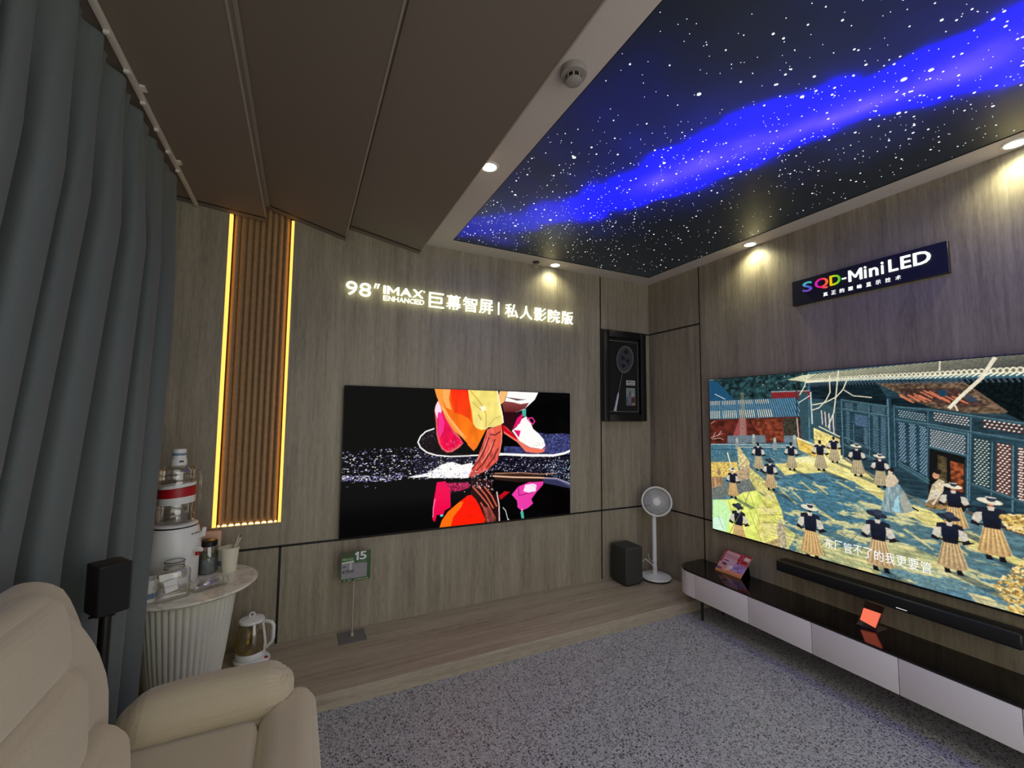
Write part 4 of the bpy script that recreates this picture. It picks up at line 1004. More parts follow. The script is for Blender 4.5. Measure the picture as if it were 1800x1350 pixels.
    for i in range(64):
        s = i / 63
        u = [(0.3546, 0.9555), (0.8751, 0.9357)]; b0 = u[0]; b1 = u[1]
        s2 = s ** 1.25
        x = b0[0] * (1 - s2) + b1[0] * s2
        ee = [(0.3546, 0.9555), (0.4515, 0.9555), (0.5587, 0.9519), (0.6505, 0.9463), (0.7301, 0.9442), (0.7998, 0.9399), (0.8751, 0.9357)]
        y = np.interp(x, [p[0] for p in ee], [p[1] for p in ee])
        r = 4.5 + 9 * s2
        c.ell((x, y - .001), r * .8, r, (236, 230, 196)); c.ell((x, y - .001), r * .42, r * .55, (120, 112, 96))
        c.line([(x - .006, y - .016 - .006 * s), (x + .006, y - .008)], 3 + 2 * s, (246, 238, 204))
        c.line([(x + .004, y - .024 - .01 * s), (x + .008, y - .036 - .014 * s)], 3 + 3 * s, (70, 86, 104))
    # posts and branches in front
    c.line([(0.3239, 0.9534), (0.3207, 0.6389)], 6, (46, 60, 64)); c.line([(0.3211, 0.7442), (0.3239, 0.6332)], 5, (190, 190, 176)); c.line([(0.3649, 0.8855), (0.3656, 0.7138)], 6, (200, 206, 206)); c.line([(0.3282, 0.8304), (0.3645, 0.87)], 5, (196, 200, 204))
    for l, w in (([(0.3605, 0.9866), (0.3471, 0.9187), (0.3325, 0.8749)], 5), ([(0.4188, 0.9717), (0.4184, 0.8813), (0.4066, 0.8396), (0.3869, 0.8007), (0.3676, 0.7887)], 5), ([(0.4433, 0.9922), (0.435, 0.8799), (0.4263, 0.776), (0.4149, 0.7251), (0.4094, 0.6947)], 5), ([(0.4626, 0.9364), (0.4527, 0.8933), (0.4342, 0.8558), (0.4035, 0.8276), (0.368, 0.8163)], 5), ([(0.4555, 0.8898), (0.4775, 0.8594), (0.5205, 0.8481)], 4), ([(0.6647, 0.9993), (0.6627, 0.9569)], 5), ([(0.7569, 0.9929), (0.734, 0.9152), (0.699, 0.8445), (0.6765, 0.7943)], 12), ([(0.686, 0.8064), (0.6903, 0.7823)], 5)):
        c.line(l, w, (230, 220, 190))
    # ---- people: guards in dark vests and tan pleated skirts, some with brimmed hats
    def guard(foot, head, hat=None, face=0, tone=0, shadow=1.0, bow=1):
        fx, fy = foot[0] * c.w, (1 - foot[1]) * c.h; h = fy - (1 - head[1]) * c.h
        cx = fx
        Q = lambda pts: [(cx + x * h, fy - y * h) for x, y in pts]
        if shadow: c.poly(Q([(-.10, .03), (.10, .05), (.75, -.16), (.62, -.24)]), (48, 66, 74), .55, raw=True)
        skirt = [(206, 172, 124), (222, 178, 116), (190, 172, 134)][tone]
        for s in (-.07, .08): c.poly(Q([(s - .03, .10), (s + .03, .10), (s + .06, .0), (s - .02, .0)]), (22, 24, 34), 1, True)
        c.poly(Q([(-.10, .52), (.10, .52), (.19, .12), (.10, .08), (-.06, .07), (-.19, .11)]), skirt, 1, True, col2=tuple(v * .86 for v in skirt))
        for k in range(6):
            x = -.085 + k * .034
            c.line(Q([(x, .50), (x * 2.0, .12)]), max(1.2, h * .012), tuple(v * .68 for v in skirt), .8, True)
            c.line(Q([(x + .016, .50), ((x + .016) * 2.0, .12)]), max(1.2, h * .012), tuple(min(255, v * 1.16) for v in skirt), .7, True)
        for s in (-1, 1):
            c.poly(Q([(s * .10, .80), (s * .20, .70), (s * .235, .58), (s * .17, .52), (s * .11, .62)]), (204, 196, 178), 1, True)
            c.poly(Q([(s * .225, .60), (s * .25, .54), (s * .15, .50), (s * .14, .545)]), (40, 34, 42), 1, True)
            c.poly(Q([(s * .07, .83), (s * .16, .80), (s * .17, .73), (s * .10, .74)]), (38, 40, 56), 1, True)
        c.poly(Q([(-.10, .82), (.10, .82), (.11, .66), (.09, .50), (-.09, .50), (-.11, .66)]), (34, 40, 58), 1, True, col2=(24, 28, 44))
        c.poly(Q([(-.045, .84), (.045, .84), (.03, .78), (-.03, .78)]), (212, 200, 180), 1, True)
        c.line(Q([(-.23, .535), (.27, .56)]), max(1.5, h * .022), (34, 28, 30), 1, True)
        c.ell((cx, fy - .895 * h), .042 * h, .055 * h, (196, 120, 90) if face else (40, 34, 36), 1, True)
        if hat == 'dark':
            c.ell((cx - .01 * h, fy - .925 * h), .15 * h, .050 * h, (44, 50, 66), 1, True, .15); c.ell((cx + .01 * h, fy - .965 * h), .062 * h, .05 * h, (58, 66, 84), 1, True)
        elif hat == 'pale':
            c.ell((cx - .01 * h, fy - .925 * h), .15 * h, .045 * h, (226, 218, 190), 1, True, .12); c.ell((cx + .01 * h, fy - .965 * h), .055 * h, .045 * h, (60, 62, 76), 1, True); c.line(Q([(-.05, .99), (.06, .985)]), max(1.2, h * .015), (240, 236, 214), 1, True)
        else:
            c.ell((cx, fy - .93 * h), .045 * h, .04 * h, (30, 32, 44), 1, True)
    G = guard
    for (f, hd), k in zip(([(0.1895, 0.4212), (0.1931, 0.6)], [(0.2991, 0.4481), (0.3026, 0.612)], [(0.3842, 0.4629), (0.3881, 0.6325)], [(0.422, 0.5117), (0.4251, 0.6537)]), ((None, 0, 2), (None, 0, 2), (None, 0, 2), (None, 0, 2))): G(f, hd, *k)
    f, hd = [(0.0898, 0.2269), (0.0934, 0.4226)]; G(f, hd, 'pale', 1, 1)
    f, hd = [(0.2285, 0.3166), (0.2325, 0.5039)]; G(f, hd, 'dark', 0, 0)
    f, hd = [(0.4787, 0.4551), (0.4831, 0.6191)]; G(f, hd, 'pale', 0, 2)
    f, hd = [(0.5315, 0.4134), (0.5355, 0.576)]; G(f, hd, 'pale', 1, 2)
    f, hd = [(0.1087, -0.0707), (0.1139, 0.2021)]; G(f, hd, 'dark', 0, 1, 0)
    # woman in a wide grey gown
    c.poly([(0.5276, 0.3074), (0.5402, 0.4049), (0.5461, 0.4495), (0.5658, 0.4544), (0.5788, 0.4163), (0.591, 0.3604), (0.5993, 0.3329), (0.5784, 0.3131), (0.5485, 0.3046)], (132, 156, 160), var=.25, grain_=(5, 30)); c.poly([(0.5583, 0.3633), (0.569, 0.3979), (0.569, 0.3145), (0.5548, 0.3117)], (150, 200, 216)); c.poly([(0.5788, 0.4163), (0.5973, 0.3371), (0.5784, 0.3152), (0.5682, 0.3661)], (166, 164, 146), .8)
    c.poly([(0.541, 0.4481), (0.5469, 0.4813), (0.5615, 0.4848), (0.5705, 0.4551), (0.5575, 0.4261), (0.5429, 0.4219)], (212, 190, 160)); c.ell([(0.5532, 0.4912)][0], 8, 11, (224, 196, 166)); c.ell([(0.5571, 0.5053)][0], 9, 9, (40, 34, 34)); c.line([(0.5954, 0.3442), (0.606, 0.3329)], 6, (30, 32, 40))
    # figure bent over in the doorway
    c.poly([(0.6249, 0.3845), (0.6418, 0.4191), (0.6651, 0.4021), (0.6722, 0.371), (0.6454, 0.3519), (0.6198, 0.3527)], (140, 112, 72), var=.3); c.poly([(0.6355, 0.4565), (0.6489, 0.4848), (0.6588, 0.4777), (0.6556, 0.4283), (0.6359, 0.3929), (0.6249, 0.3845)], (204, 186, 150), var=.2); c.line([(0.6225, 0.3788), (0.6454, 0.4297)], 5, (206, 200, 190)); c.line([(0.6355, 0.3731), (0.6493, 0.4212)], 6, (216, 206, 196)); c.ell([(0.6438, 0.4982)][0], 10, 13, (214, 150, 116)); c.ell([(0.6478, 0.5166)][0], 11, 10, (36, 30, 30))
    f, hd = [(0.6734, 0.2693), (0.6789, 0.4756)]; G(f, hd, 'pale', 1, 1)
    f, hd = [(0.734, 0.1845), (0.7411, 0.4353)]; G(f, hd, 'pale', 1, 1)
    f, hd = [(0.3479, -0.0134), (0.3546, 0.2792)]; G(f, hd, 'pale', 0, 1)
    f, hd = [(0.5193, 0.0191), (0.5264, 0.3067)]; G(f, hd, 'dark', 0, 0)
    f, hd = [(0.6627, 0.0919), (0.6694, 0.3463)]; G(f, hd, 'dark', 0, 0)
    # carved stone post low left
    c.poly([(0.2435, 0.1152), (0.2573, 0.1562), (0.2711, 0.1265), (0.2734, 0.0636), (0.2778, -0.0601), (0.2565, -0.0558), (0.2478, 0.0523)], (176, 162, 132), var=.25, grain_=(6, 8)); c.ell([(0.2569, 0.1498)][0], 8, 12, (196, 188, 166)); c.poly([(0.1828, -0.0212), (0.2514, 0.0537), (0.2565, -0.0495), (0.1927, -0.0297)], (176, 148, 104), .9, var=.2); c.line([(0.2648, 0.0057), (0.288, -0.07)], 9, (120, 140, 140))
    c.a *= (1 + .16 * (c.noise((c.h, c.w), 7, 5) - .5) + .16 * (c.noise((c.h, c.w), 3, 3) - .5))[..., None]
    x = np.clip(c.a / 255, 0, 1); c.a = 255 * (x * .8 + .2 * x * x * (3 - 2 * x))
    c.a = c.a * .88 + .12 * c.a.mean(2, keepdims=True)
    c.line([(0.0697, -0.0035), (0.1123, 0.1314), (0.1355, 0.2099), (0.1631, 0.3392), (0.1678, 0.3682)], 3.5, (120, 120, 84)); c.line([(0.1324, 0.0346), (0.1631, 0.1159), (0.1769, 0.1993)], 3, (196, 200, 130))
    # autumn leaves lower right
    for q in ([(0.7478, 0.3682), (0.7833, 0.3816), (0.7813, 0.3102), (0.7585, 0.3173)], [(0.7313, 0.0834), (0.7522, 0.1505), (0.7786, 0.2085), (0.7723, -0.0106), (0.7518, 0), (0.7423, 0.0473)], [(0.7833, 0.3816), (0.8593, 0.4099), (0.8452, -0.0601), (0.7687, -0.1244)]):
        c.specks(q, 260, [(236, 204, 120), (206, 166, 84), (250, 230, 170), (150, 116, 62)], (2.5, 7), .8)
    return c.result()

def television(label, frame, pic, group=None):
    """frame: (wall, a, b, z0, z1); wall 'back' spans x a..b, wall 'right' spans y a..b (b further from the corner)"""
    wall, a, b, z0, z1 = frame
    if wall == 'back':
        t = thing('television', label, 'television', ((a + b) / 2, 0, z0))
        obj('back_housing', rbox(a + .25, b - .25, -.018, -.002, z0 + .12, z1 - .2, .004, 2), 'black', t)
        obj('cabinet', rbox(a, b, -.0395, -.016, z0, z1, .002, 2), 'bezel', t)
        picture('screen', pic, (a + .004, -.0402, z0 + .010), (b - a - .008, 0, 0), (0, 0, z1 - z0 - .014), 'screen', t)
    else:
        t = thing('television', label, 'television', (0, (a + b) / 2, z0))
        obj('back_housing', rbox(-.022, -.002, b + .25, a - .25, z0 + .12, z1 - .2, .004, 2), 'black', t)
        obj('cabinet', rbox(-.0495, -.018, b, a, z0, z1, .002, 2), 'black', t)
        picture('screen', pic, (-.0502, a - .006, z0 + .014), (0, b - a + .012, 0), (0, 0, z1 - z0 - .020), 'screen', t)
    return t
television('smaller wall television showing a skateboarder in an orange coat splashing water', ('back', -3.3012, -1.1212, .8133, 2.0382), paint_skateboard())
tv = television('larger wall television showing guards in an old temple courtyard', ('right', -.845, -3.395, .735, 2.170), paint_courtyard())
def subtitle(screen):
    s = '东厂管不了的我更要管'
    a, b = 1.833, 2.447          # along the screen, away from the corner
    p = (b - a) / len(s)
    for i, ch in enumerate(s):
        bm = fit_text(ch, a + i * p, a + i * p + p * .86, .842, .912, .001, 0)
        on_right_wall(bm, -.0508); obj('subtitle_character', bm, 'subtitle', screen, sharp=0)
subtitle([o for o in bpy.data.objects if o.parent == tv and o.name.startswith('screen')][0])

# ------------------------------------------------------------------ low cabinet, soundbar and cards under the larger television
def outline(r, seg=10):
    """plan of the cabinet: straight along the wall, rounded front corner at the near end to the room corner"""
    xf, ya, yb = -.392, -.690, -3.50
    pts = [(-.004, ya)]
    for q in range(seg + 1):
        a = PI / 2 + q / seg * PI / 2
        pts.append((xf + r + r * math.cos(a), ya - r + r * math.sin(a)))
    for q in range(seg + 1):
        a = PI + q / seg * PI / 2
        pts.append((xf + r + r * math.cos(a), yb + r + r * math.sin(a)))
    pts.append((-.004, yb))
    return pts
def inset(pts, d):
    out = []
    for x, y in pts:
        out.append((min(-.004, x + d) if x < -.3 else x + (d if x < -.1 else 0), y - d if y > -.9 else (y + d if y < -3.3 else y)))
    return out
def media_cabinet():
    t = thing('media_cabinet', 'long low white cabinet with glossy black top and rounded end under the larger television', 'cabinet', (-.2, -2.1, 0))
    o = outline(.17)
    bm = BM(); prism(bm, o, 2, .400, .414); obj('top_panel', bm, 'blackgloss', t, 'glossy black top')
    bm = BM(); prism(bm, inset(o, .012), 2, .196, .400); obj('body', bm, 'offwhite', t)
    # rounded white end skin
    seams = [-.93, -1.438, -1.905, -2.385, -2.872, -3.30]
    g = .002
    arc = [p for p in o if p[1] > -.9 and p[0] > -.3920]
    arc = [(-.004, -.690)] + [(-.392 + .17 + .17 * math.cos(PI / 2 + q / 12 * PI / 2), -.86 + .17 * math.sin(PI / 2 + q / 12 * PI / 2)) for q in range(13)] + [(-.392, seams[0] + g)]
    inn = [(x + (.010 if x < -.2 else 0), y - (.010 if y > -.86 else 0)) for x, y in arc]
    bm = BM(); prism(bm, arc + inn[::-1], 2, .190, .398); obj('curved_end_panel', bm, 'offwhite', t)
    for a, b in zip(seams[:-1], seams[1:]):
        bm = rbox(-.392, -.380, b + g, a - g, .190, .398, .0015, 2); obj('door', bm, 'offwhite', t)
    for x, y in ((-.33, -.95), (-.06, -.95), (-.33, -3.3), (-.06, -3.3)):
        bm = BM(); tube(bm, [(x, y, 0), (x, y, .198)], [.010, .016], 14); obj('leg', bm, 'black', t, 'slim black leg')
media_cabinet()
def soundbar():
    t = thing('soundbar', 'long slim black soundbar fixed to the wall below the larger television', 'soundbar', (-.09, -2.15, .59))
    sb = obj('body', rbox(-.150, -.025, -2.825, -1.515, .588, .672, .012, 3), 'black', t)
    obj('front_grille', rbox(-.1535, -.148, -2.812, -1.530, .596, .664, .003, 2), 'blackmatt', t)
    bm = BM(); box(bm, -.1550, -.1534, -2.345, -2.290, .604, .608); obj('status_light', bm, 'statuslight', sb, 'thin lit white status line')
    for y in (-1.8, -2.55):
        obj('wall_bracket', rbox(-.03, 0, y - .05, y + .05, .60, .66, .003, 1), 'steel', t)
M['statuslight'] = glow('status_light', (.9, .85, .9), .8, raw=True)
soundbar()
def leaning_sheet(bm, a, b, ta, tb, th, mi=0):
    """a thin sheet between bottom edge a-b and top edge ta-tb"""
    a, b, ta, tb = map(Vector, (a, b, ta, tb))
    n = (b - a).cross(ta - a).normalized() * th
    v = [bm.verts.new(p) for p in (a, b, tb, ta, a + n, b + n, tb + n, ta + n)]
    for f in ((0, 1, 2, 3), (7, 6, 5, 4), (0, 4, 5, 1), (1, 5, 6, 2), (2, 6, 7, 3), (3, 7, 4, 0)):
        bm.faces.new([v[i] for i in f]).material_index = mi
    return bm
def promo_card():
    t = thing('promotion_card', 'red and violet printed promotion card leaning on the left end of the black cabinet top', 'card', (-.13, -1.07, .4145))
    a, b = (-.150, -.945, .4145), (-.150, -1.200, .4145); ta, tb = (-.060, -1.000, .598), (-.060, -1.255, .592)
    bm = leaning_sheet(BM(), a, b, ta, tb, -.003); obj('card_board', bm, 'pinkpack', t)
    bm = BM(); leaning_sheet(bm, (-.062, -1.02, .59), (-.062, -1.20, .588), (-.020, -1.04, .4145), (-.020, -1.20, .4145), .002); obj('back_strut', bm, 'black', t)
    c = Canvas(130, 92, (206, 172, 196))
    c.poly([(0, 0), (1, 0), (1, .5), (0, .42)], (206, 160, 184), col2=(240, 140, 104))
    c.poly([(.0, .45), (1, .42), (1, 1), (0, 1)], (170, 26, 52))
    c.poly([(.08, .30), (.62, .28), (.6, .66), (.08, .68)], (212, 170, 190)); c.poly([(.55, .2), (1, .2), (1, .52), (.58, .55)], (170, 136, 205), var=.3, grain_=(9, 9))
    c.poly([(.07, .82), (.60, .78), (.60, .95), (.08, .97)], (214, 168, 178)); c.poly([(.07, .69), (.58, .66), (.58, .77), (.07, .80)], (206, 150, 162))
    c.poly([(.76, .76), (.98, .74), (.98, .90), (.78, .92)], (226, 200, 204))
    for i in range(5):
        c.ell((.68 + .03 * (i % 2), .62 + .08 * i), 4, 4, (232, 190, 190)); c.ell((.97, .50 + .09 * i), 4, 4, (232, 190, 190)); c.ell((.72 + .05 * i, .56), 4, 4, (232, 190, 190)); c.ell((.03, .55 + .08 * i), 4, 4, (220, 170, 180))
    c.poly([(.12, .54), (.32, .52), (.32, .56), (.12, .58)], (80, 40, 60)); c.poly([(.12, .34), (.3, .32), (.3, .44), (.12, .46)], (110, 80, 96), var=.6, grain_=(3, 3))
    for i in range(5): c.line([(.34 + .04 * i, .12 + .02 * i), (.40 + .03 * i, .32), (.50 + .02 * i, .40 - .03 * i)], 4, (250, 248, 255), .9)
    c.poly([(0, 0), (1, 0), (1, .08), (0, .10)], (206, 140, 90)); c.poly([(0, .12), (.2, .11), (.2, .2), (0, .22)], (110, 80, 130))
    A, B, TA = np.array(a), np.array(b), np.array(ta)
    n = np.cross(B - A, TA - A); n = n / np.linalg.norm(n)
    if n[0] > 0: n = -n
    picture('printed_face', c.result(), A + n * .0012 + (TA - A) * .0, B - A, TA - A, 'printed', t)
promo_card()
def label_stand():
    t = thing('label_holder', 'small tinted acrylic stand with a bright orange label on the black cabinet top', 'label stand', (-.14, -2.13, .4145))
    a, b = (-.165, -2.072, .416), (-.165, -2.182, .416); ta, tb = (-.110, -2.100, .570), (-.110, -2.210, .568)
    bm = leaning_sheet(BM(), a, b, ta, tb, -.004); obj('acrylic_sheet', bm, 'acrylic', t)
    A, B, TA = Vector(a), Vector(b), Vector(ta)
    P = lambda u, v: A + (B - A) * u + (TA - A) * v + Vector((-.0042, 0, .0012))
    bm = leaning_sheet(BM(), P(.10, .20), P(.92, .10), P(.08, .70), P(.95, .70), .001); obj('orange_label', bm, 'orange', t, 'orange label, its brightness put in as added glow')
    bm = rbox(-.178, -.060, -2.20, -2.068, .4145, .4185, .001, 1); obj('foot', bm, 'clear', t)
label_stand()
def blue_object():
    y = -2.98
    t = thing('blue_case', 'small rounded pale blue case on the cabinet top at the right edge of the photo', 'case', (-.19, y, .4145))
    obj('shell', cushion(-.235, -.145, y - .07, y + .07, .4145, .50, .03, 6), 'bluething', t)
    bm = BM(); box(bm, -.2365, -.1435, y - .071, y + .071, .452, .456); obj('seam', bm, 'number', t)
blue_object()

# ------------------------------------------------------------------ subwoofer, fan, framed racket in the corner
def subwoofer():
    x0, x1, y0, y1, z0, z1 = -.625, -.402, -.292, -.050, PZ + .012, .478
    t = thing('subwoofer', 'upright dark grey subwoofer box on the platform left of the white fan', 'subwoofer', ((x0 + x1) / 2, (y0 + y1) / 2, PZ))
    obj('cabinet', rbox(x0, x1, y0, y1, z0, z1, .018, 4), 'darkbox', t)
    obj('front_grille', rbox(x0 + .014, x1 - .014, y0 - .004, y0 + .002, z0 + .016, z1 - .016, .002, 1), 'darkbox', t)
    obj('plinth', rbox(x0 + .02, x1 - .02, y0 + .02, y1 - .02, PZ, z0 + .003, .004, 1), 'black', t)
subwoofer()
def fan():
    x, y = -.175, -.235
    t = thing('pedestal_fan', 'white pedestal fan with round grille standing in the corner', 'fan', (x, y, PZ))
    bm = BM(); lathe(bm, [(.150, PZ), (.152, PZ + .008), (.15, PZ + .016)], (x, y), 40); obj('rubber_foot', bm, 'black', t, 'black foot ring')
    bm = BM(); lathe(bm, [(.152, PZ + .016), (.156, PZ + .024), (.150, PZ + .034), (.06, PZ + .044), (.024, PZ + .050)], (x, y), 40); obj('base', bm, 'white', t)
    px, py = x + .004, y + .02
    bm = BM(); tube(bm, [(px, py, PZ + .045), (px, py, .70), (px, py, .80)], [.0225, .0225, .018], 20); obj('pole', bm, 'white', t)
    hc = Vector((px - .012, py - .055, .905)); d = (Vector((-3.60, -3.75, 1.45)) - hc).normalized()
    bm = BM(); tube(bm, [hc - d * .10, hc - d * .085, hc - d * .02], [.03, .05, .045], 24); obj('motor_housing', bm, 'white', t)
    bm = BM(); tube(bm, [(px, py, .78), (px, py + .012, .85), hc - d * .085], .016, 14); obj('neck', bm, 'white', t)
    u = Vector((0, 0, 1)).cross(d).normalized(); w = d.cross(u)
    ring = lambda r, k, n=48: [hc + d * k + r * (math.cos(2 * PI * q / n) * u + math.sin(2 * PI * q / n) * w) for q in range(n)]
    bm = BM(); tube(bm, ring(.148, 0), .009, 10, True); obj('grille_rim', bm, 'white', t)
    bm = BM()
    for q in range(72):
        a = 2 * PI * q / 72; e = math.cos(a) * u + math.sin(a) * w; a2 = a + .5; e2 = math.cos(a2) * u + math.sin(a2) * w
        tube(bm, [hc + d * .026 + e * .030, hc + d * .024 + (e + e2).normalized() * .085, hc + d * .004 + e2 * .146], .0013, 5)
    for r in (.07, .11): tube(bm, ring(r, .0235), .0012, 5, True)
    fg = obj('front_grille', bm, 'white', t)
    bm = BM()
    for q in range(60):
        a = 2 * PI * q / 60; e = math.cos(a) * u + math.sin(a) * w
        tube(bm, [hc - d * .05 + e * .045, hc - d * .045 + e * .11, hc - d * .004 + e * .146], .0013, 5)
    obj('rear_grille', bm, 'white', t)
    bm = BM(); tube(bm, [hc + d * .020, hc + d * .032], .034, 28); obj('grille_badge', bm, 'white', fg)
    for k in range(5):
        a0 = 2 * PI * k / 5; bm = BM(); rows = []
        for r in (.03, .06, .095, .128):
            row = []
            for s in (0, .33, .66, 1.0):
                a = a0 + s * (.95 - r * 1.2) + r * 1.5; row.append(bm.verts.new(hc + r * (math.cos(a) * u + math.sin(a) * w) + d * (-.012 + .026 * (s - .5))))
            rows.append(row)
        for p in range(3):
            for q in range(3): bm.faces.new((rows[p][q], rows[p][q + 1], rows[p + 1][q + 1], rows[p + 1][q]))
        bmesh.ops.solidify(bm, geom=list(bm.faces), thickness=.002)
        obj('blade', bm, 'fanblade', t)
    bm = BM(); tube(bm, [(px + .005, py - .015, PZ + .05), (px - .02, py - .03, .20), (px - .06, py - .01, .26), (px - .10, py + .03, .30), (px - .13, py + .10, .22), (px - .15, py + .17, PZ + .012)], .0045, 8); obj('power_cord', bm, 'white', t)
    bm = BM(); tube(bm, [(px + .1, py + .06, PZ + .03), (px + .06, py + .03, .2), (px, py - .026, .255), (px - .055, py + .02, .29), (px - .04, py + .05, .34)], .0035, 8); obj('power_cord', bm, 'fanblade', t)
M['fanblade'] = plain('translucent_grey_plastic', (176, 180, 184), .4)
fan()
def framed_racket():
    x0, x1, z0, z1, D = -.705, -.112, 1.750, 2.745, .074
    t = thing('display_frame', 'deep black display frame holding a badminton racket, hung near the corner', 'frame', ((x0 + x1) / 2, 0, z0))
    w = .075
    for a, b, c, d in ((x0, x0 + w, z0, z1), (x1 - w, x1, z0, z1)):
        obj('frame_rail', rbox(a, b, -D, 0, c, d, .006, 2), 'black', t)
    for c, d in ((z0, z0 + w), (z1 - w, z1)):
        obj('frame_rail', rbox(x0 + w, x1 - w, -D, 0, c, d, .006, 2), 'black', t)
    bm = BM(); box(bm, x0 + w, x1 - w, -.030, -.004, z0 + w, z1 - w); obj('mat_board', bm, 'mat_board', t)
    e = .030; bm = BM(); xa, xb, za, zb = x0 + w + e * .4, x1 - w - e * .4, z0 + w + e, z1 - w - e; k = .004
    for a, b, c, d in ((xa, xa + k, za, zb), (xb - k, xb, za, zb), (xa, xb, za, za + k), (xa, xb, zb - k, zb)): box(bm, a, b, -.0335, -.0295, c, d)
    obj('silver_fillet', bm, 'silver', t, 'thin silver line round the mat')
    # racket: head, shaft, grip
    hc = Vector((-.397, -.044, 2.435)); foot = Vector((-.545, -.044, 1.862)); dr = (foot - hc).normalized(); sd = Vector((dr.z, 0, -dr.x))
    E = lambda a, s=1: hc + dr * (-.150 * s * math.cos(a)) + sd * (.112 * s * math.sin(a)) * (1 + .06 * math.cos(a))
    r = thing('badminton_racket', 'grey badminton racket with white grip mounted inside the black display frame', 'racket', (hc.x, hc.y, hc.z))
    bm = BM(); tube(bm, [E(2 * PI * q / 48) for q in range(48)], .0055, 8, True); obj('head_frame', bm, 'racketgrey', r)
    bm = BM()
    for k in range(-9, 10):
        s = k / 10; hh = math.sqrt(max(0, 1 - s * s))
        tube(bm, [hc + sd * (.112 * s) - dr * (.15 * hh), hc + sd * (.112 * s) + dr * (.15 * hh)], .0011, 4)
    for k in range(-11, 12):
        s = k / 12; hh = math.sqrt(max(0, 1 - s * s))
        tube(bm, [hc + dr * (.15 * s) - sd * (.112 * hh), hc + dr * (.15 * s) + sd * (.112 * hh)], .0011, 4)
    st = obj('strings', bm, 'racketgrey', r)
    bm = BM()
    disc(bm, hc - dr * .088 + sd * .004 + Vector((0, -.002, 0)), .027, (0, -1, 0), .0012, 20)
    obj('string_mark', bm, 'mat_board', st)
    for p, a in ((hc - dr * .005 - sd * -.032, .4), (hc - dr * -.006 - sd * .040, -.4), (hc + dr * .075 + sd * .004, 0)):
        bm = BM(); q = .036
        v = [p + dr * (q * math.cos(a + k)) + sd * (q * math.sin(a + k)) + Vector((0, -.002, 0)) for k in (0, 2.09, 4.19)]
        A = [bm.verts.new(x_) for x_ in v]; B = [bm.verts.new(x_ + Vector((0, -.0012, 0))) for x_ in v]
        bm.faces.new(A[::-1]); bm.faces.new(B)
        for i in range(3): bm.faces.new((A[i], A[(i + 1) % 3], B[(i + 1) % 3], B[i]))
        obj('string_mark', bm, 'mat_board', st)
    bm = BM(); tube(bm, [hc + dr * .150, hc + dr * .395], .0042, 10); obj('shaft', bm, 'racketgrey', r)
    bm = BM(); tube(bm, [hc + dr * .385, hc + dr * .41, hc + dr * .44, hc + dr * .57, hc + dr * .595], [.006, .010, .0125, .0145, .0185], 14); obj('grip', bm, 'racketgrip', r, 'white wrapped grip')
    cap = thing('caption_plate', 'small white caption plate inside the display frame above the little photo', 'plate', (-.315, -.032, 2.17))
    bm = BM(); box(bm, -.372, -.246, -.0345, -.0305, 2.150, 2.205); obj('plate', bm, 'capgrey', cap)
    bm = BM(); box(bm, -.358, -.315, -.0352, -.0344, 2.182, 2.192); box(bm, -.310, -.262, -.0352, -.0344, 2.182, 2.188); box(bm, -.35, -.27, -.0352, -.0344, 2.163, 2.167); obj('print', bm, 'ink', cap, 'grey unreadable print')
    ph = thing('small_photo', 'little colour photo of players mounted inside the display frame below the caption plate', 'photo', (-.31, -.032, 1.97))
    c = Canvas(40, 60, (132, 160, 156))
    c.poly([(0, 0), (1, 0), (1, .45), (0, .5)], (96, 108, 116), var=.3); c.poly([(.3, .5), (.5, .5), (.48, .95), (.34, .95)], (150, 60, 56)); c.poly([(.2, .1), (.5, .1), (.55, .55), (.25, .55)], (120, 130, 150)); c.poly([(.55, .05), (.95, .05), (.95, .5), (.6, .5)], (90, 50, 44)); c.poly([(.6, .5), (.8, .5), (.75, .75)], (222, 224, 224)); c.poly([(.6, .0), (1, 0), (1, .16), (.6, .16)], (160, 140, 100)); c.ell((.4, .9), 8, 9, (190, 140, 120)); c.ell((.76, .52), 8, 9, (180, 130, 110))
    bm = BM(); box(bm, -.372, -.246, -.0335, -.0305, 1.925, 2.120); obj('photo_paper', bm, 'capgrey', ph)
    picture('photo_print', c.result() * .8, (-.371, -.0338, 1.926), (.124, 0, 0), (0, 0, .193), 'printed', ph)
M['racketgrey'] = plain('grey_racket', (112, 112, 118), .4)
M['racketgrip'] = plain('white_grip_tape', (196, 202, 206), .6)
M['capgrey'] = plain('pale_grey_print', (178, 182, 180), .5)
framed_racket()

